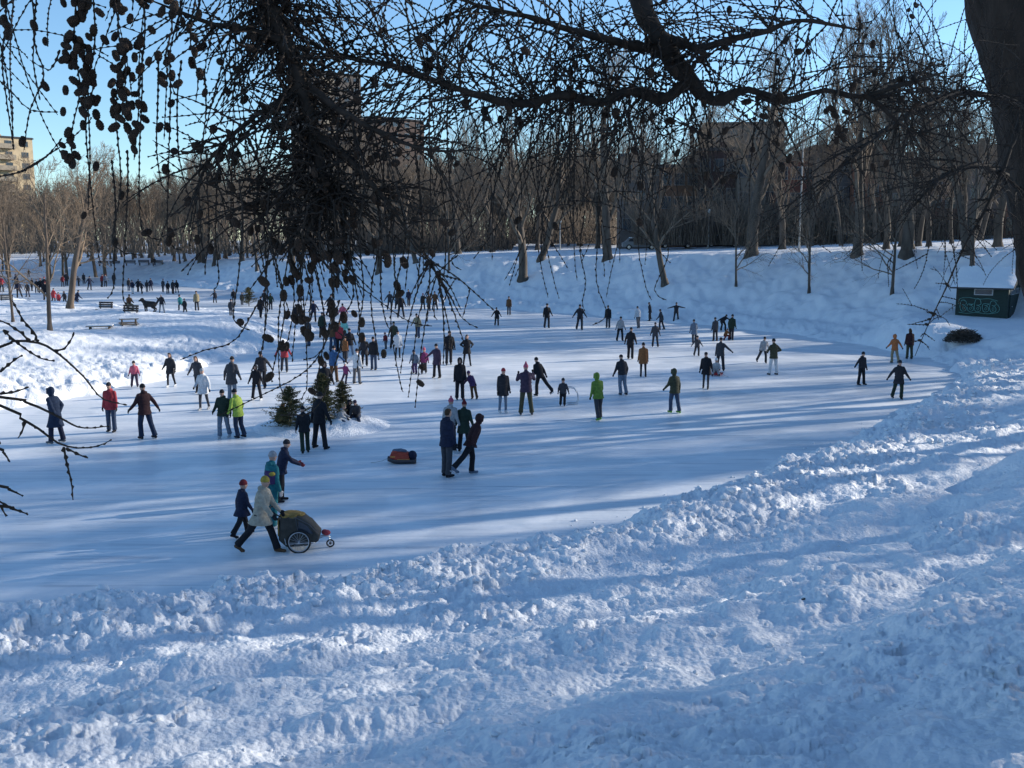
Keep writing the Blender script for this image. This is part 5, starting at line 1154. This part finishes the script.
# second larch, outside the left edge, reaching in low
l2=empty('larch_tree',(-4.6,3.4,gz(-4.6,3.4))); tag(l2,'larch outside the left edge reaching thin knobbly twigs in over the ice','tree','larches framing the view')
z0=l2.location.z; P,r_=smooth([(-4.6,3.4,z0-.3),(-4.55,3.4,z0+1),(-4.5,3.4,z0+3),(-4.4,3.4,z0+6)],[.2,.17,.14,.08],.1); T=Tubes(); T.add(P,r_,14); lk('trunk',T.me('trunk',LBARK),l2)
def low(spec,tw):
    T=Tubes(); W=[np.array([-4.5,3.4,CAMH-.1]),np.array(at(-8-9*(spec[1][0]-spec[0][0]),spec[0][1]-5*(spec[1][1]-spec[0][1]),2.65))]+[np.array(at(x,y,2.6)) for x,y in spec]
    rr=[.02,.006,.0040]+list(np.linspace(.0036,.0012,len(spec)-1)); P,r_=smooth(W,rr,.03)
    k=int(len(P)*.0); T.add(P,r_,6); kk=[i for i in range(len(P)) if P[i][0]>-2.4]; s=kk[0]; knob(T,P[s:],.0034,.0013,kn=1.9)
    for pl in tw: Q,_=smooth([at(x,y,2.6) for x,y in pl],[1]*len(pl),.03); knob(T,Q,.003,.0014)
    lk('branch',T.me('branch',LTWIG),l2)
low([(-8,350),(12,341),(39,343),(53,350),(66,360),(84,377),(94,390),(105,400),(127,405)],[[(53,350),(64,349),(72,338),(74,332)],[(30,342),(20,332),(4,322),(-8,318)],[(39,341),(32,330),(23,320),(12,300)],[(3,330),(20,345),(40,358),(54,361)],[(0,372),(12,362),(22,355)]])
low([(-8,396),(25,402),(49,412),(66,421),(78,427),(92,428),(109,426)],[[(0,394),(14,392),(29,387)]])
low([(-8,402),(20,418),(39,429),(58,443),(78,448),(98,446),(111,440)],[[(64,447),(66,460),(71,480),(73,500)],[(25,421),(22,432),(18,438)],[(66,448),(80,455),(88,458)]])
low([(-8,446),(3,452),(10,462)],[]); low([(-10,484),(8,489),(23,496)],[[(-5,499),(12,508),(28,514)],[(0,505),(6,516)]])
low([(-8,505),(10,508),(27,514)],[])
# cones
cm=MB()
for i in range(7):
    for k in range(8):
        a=2*math.pi*(k+.5*(i%2))/8; z=.014-.0042*i; rr=.0125*math.sin(math.pi*min(.97,(i+1.1)/8.2))**.7
        M=Matrix.Rotation(a,3,'Z'); cm.ell(M@Vector((rr*.72,0,z)),(.0052,.0048,.0042),6,4,M)
cm.ell((0,0,0),(.0095,.0095,.0165),8,6)
conem=cm.me('cone',[CONE],True)
campos=Vector((0,0,CAMH))
def inview(p):
    v=Vector(p)-campos; return v.y>0 and abs(v.x/v.y)<.56 and v.z/v.y>-.7 and v.z/v.y<.30
vis=sorted([c for c in CONES if inview(c[0])],key=lambda c:(Vector(c[0])-campos).length); LG.shuffle(vis) if False else None
hid=[c for c in CONES if not inview(c[0])]
first=None
def cone_mat(c,s): return Matrix.Translation(Vector(c[0]))@Vector((0,0,1)).rotation_difference(Vector(c[1])).to_matrix().to_4x4()@Matrix.Diagonal((s*.92,s*.92,s*1.15,1))
for c in vis[:100]:
    o=bpy.data.objects.new('cone',conem); C.objects.link(o); o.parent=larch; o.matrix_parent_inverse=Matrix.Translation(larch.location).inverted(); o.matrix_basis=cone_mat(c,LG.uniform(.68,1.0))
bv=np.array([v.co[:] for v in conem.vertices]); tri=[tuple(p.vertices) for p in conem.polygons]; bvh=np.c_[bv,np.ones(len(bv))]
VV=[];FF=[];b=0
for c in vis[100:]+hid:
    Mx=np.array(cone_mat(c,LG.uniform(.68,1.0))); VV.append((bvh@Mx.T)[:,:3]); FF+=[tuple(b+i for i in f) for f in tri]; b+=len(bv)
if VV:
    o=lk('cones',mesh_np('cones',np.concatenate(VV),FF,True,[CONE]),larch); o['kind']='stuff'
print('cones',len(vis),len(hid),'people',NP)
# dead twig bits on the snow
for i,(px,py,L,lab) in enumerate([(801,606,.16,'small dark twig lying on the foreground snow at right')]):
    p=onground(px,py,3,40); T=Tubes(); q=np.array([0,0,.02]); 
    for k in range(3): a=.3+k*.5; T.add([q,q+[L*.5*math.cos(a),L*.2*math.sin(a),.015],q+[L*math.cos(a*.5),L*.5*math.sin(a),.005]],[.006,.005,.002],5)
    o=link('fallen_twig',T.me('fallen_twig',LTWIG)); o.location=p; tag(o,lab,'twig')
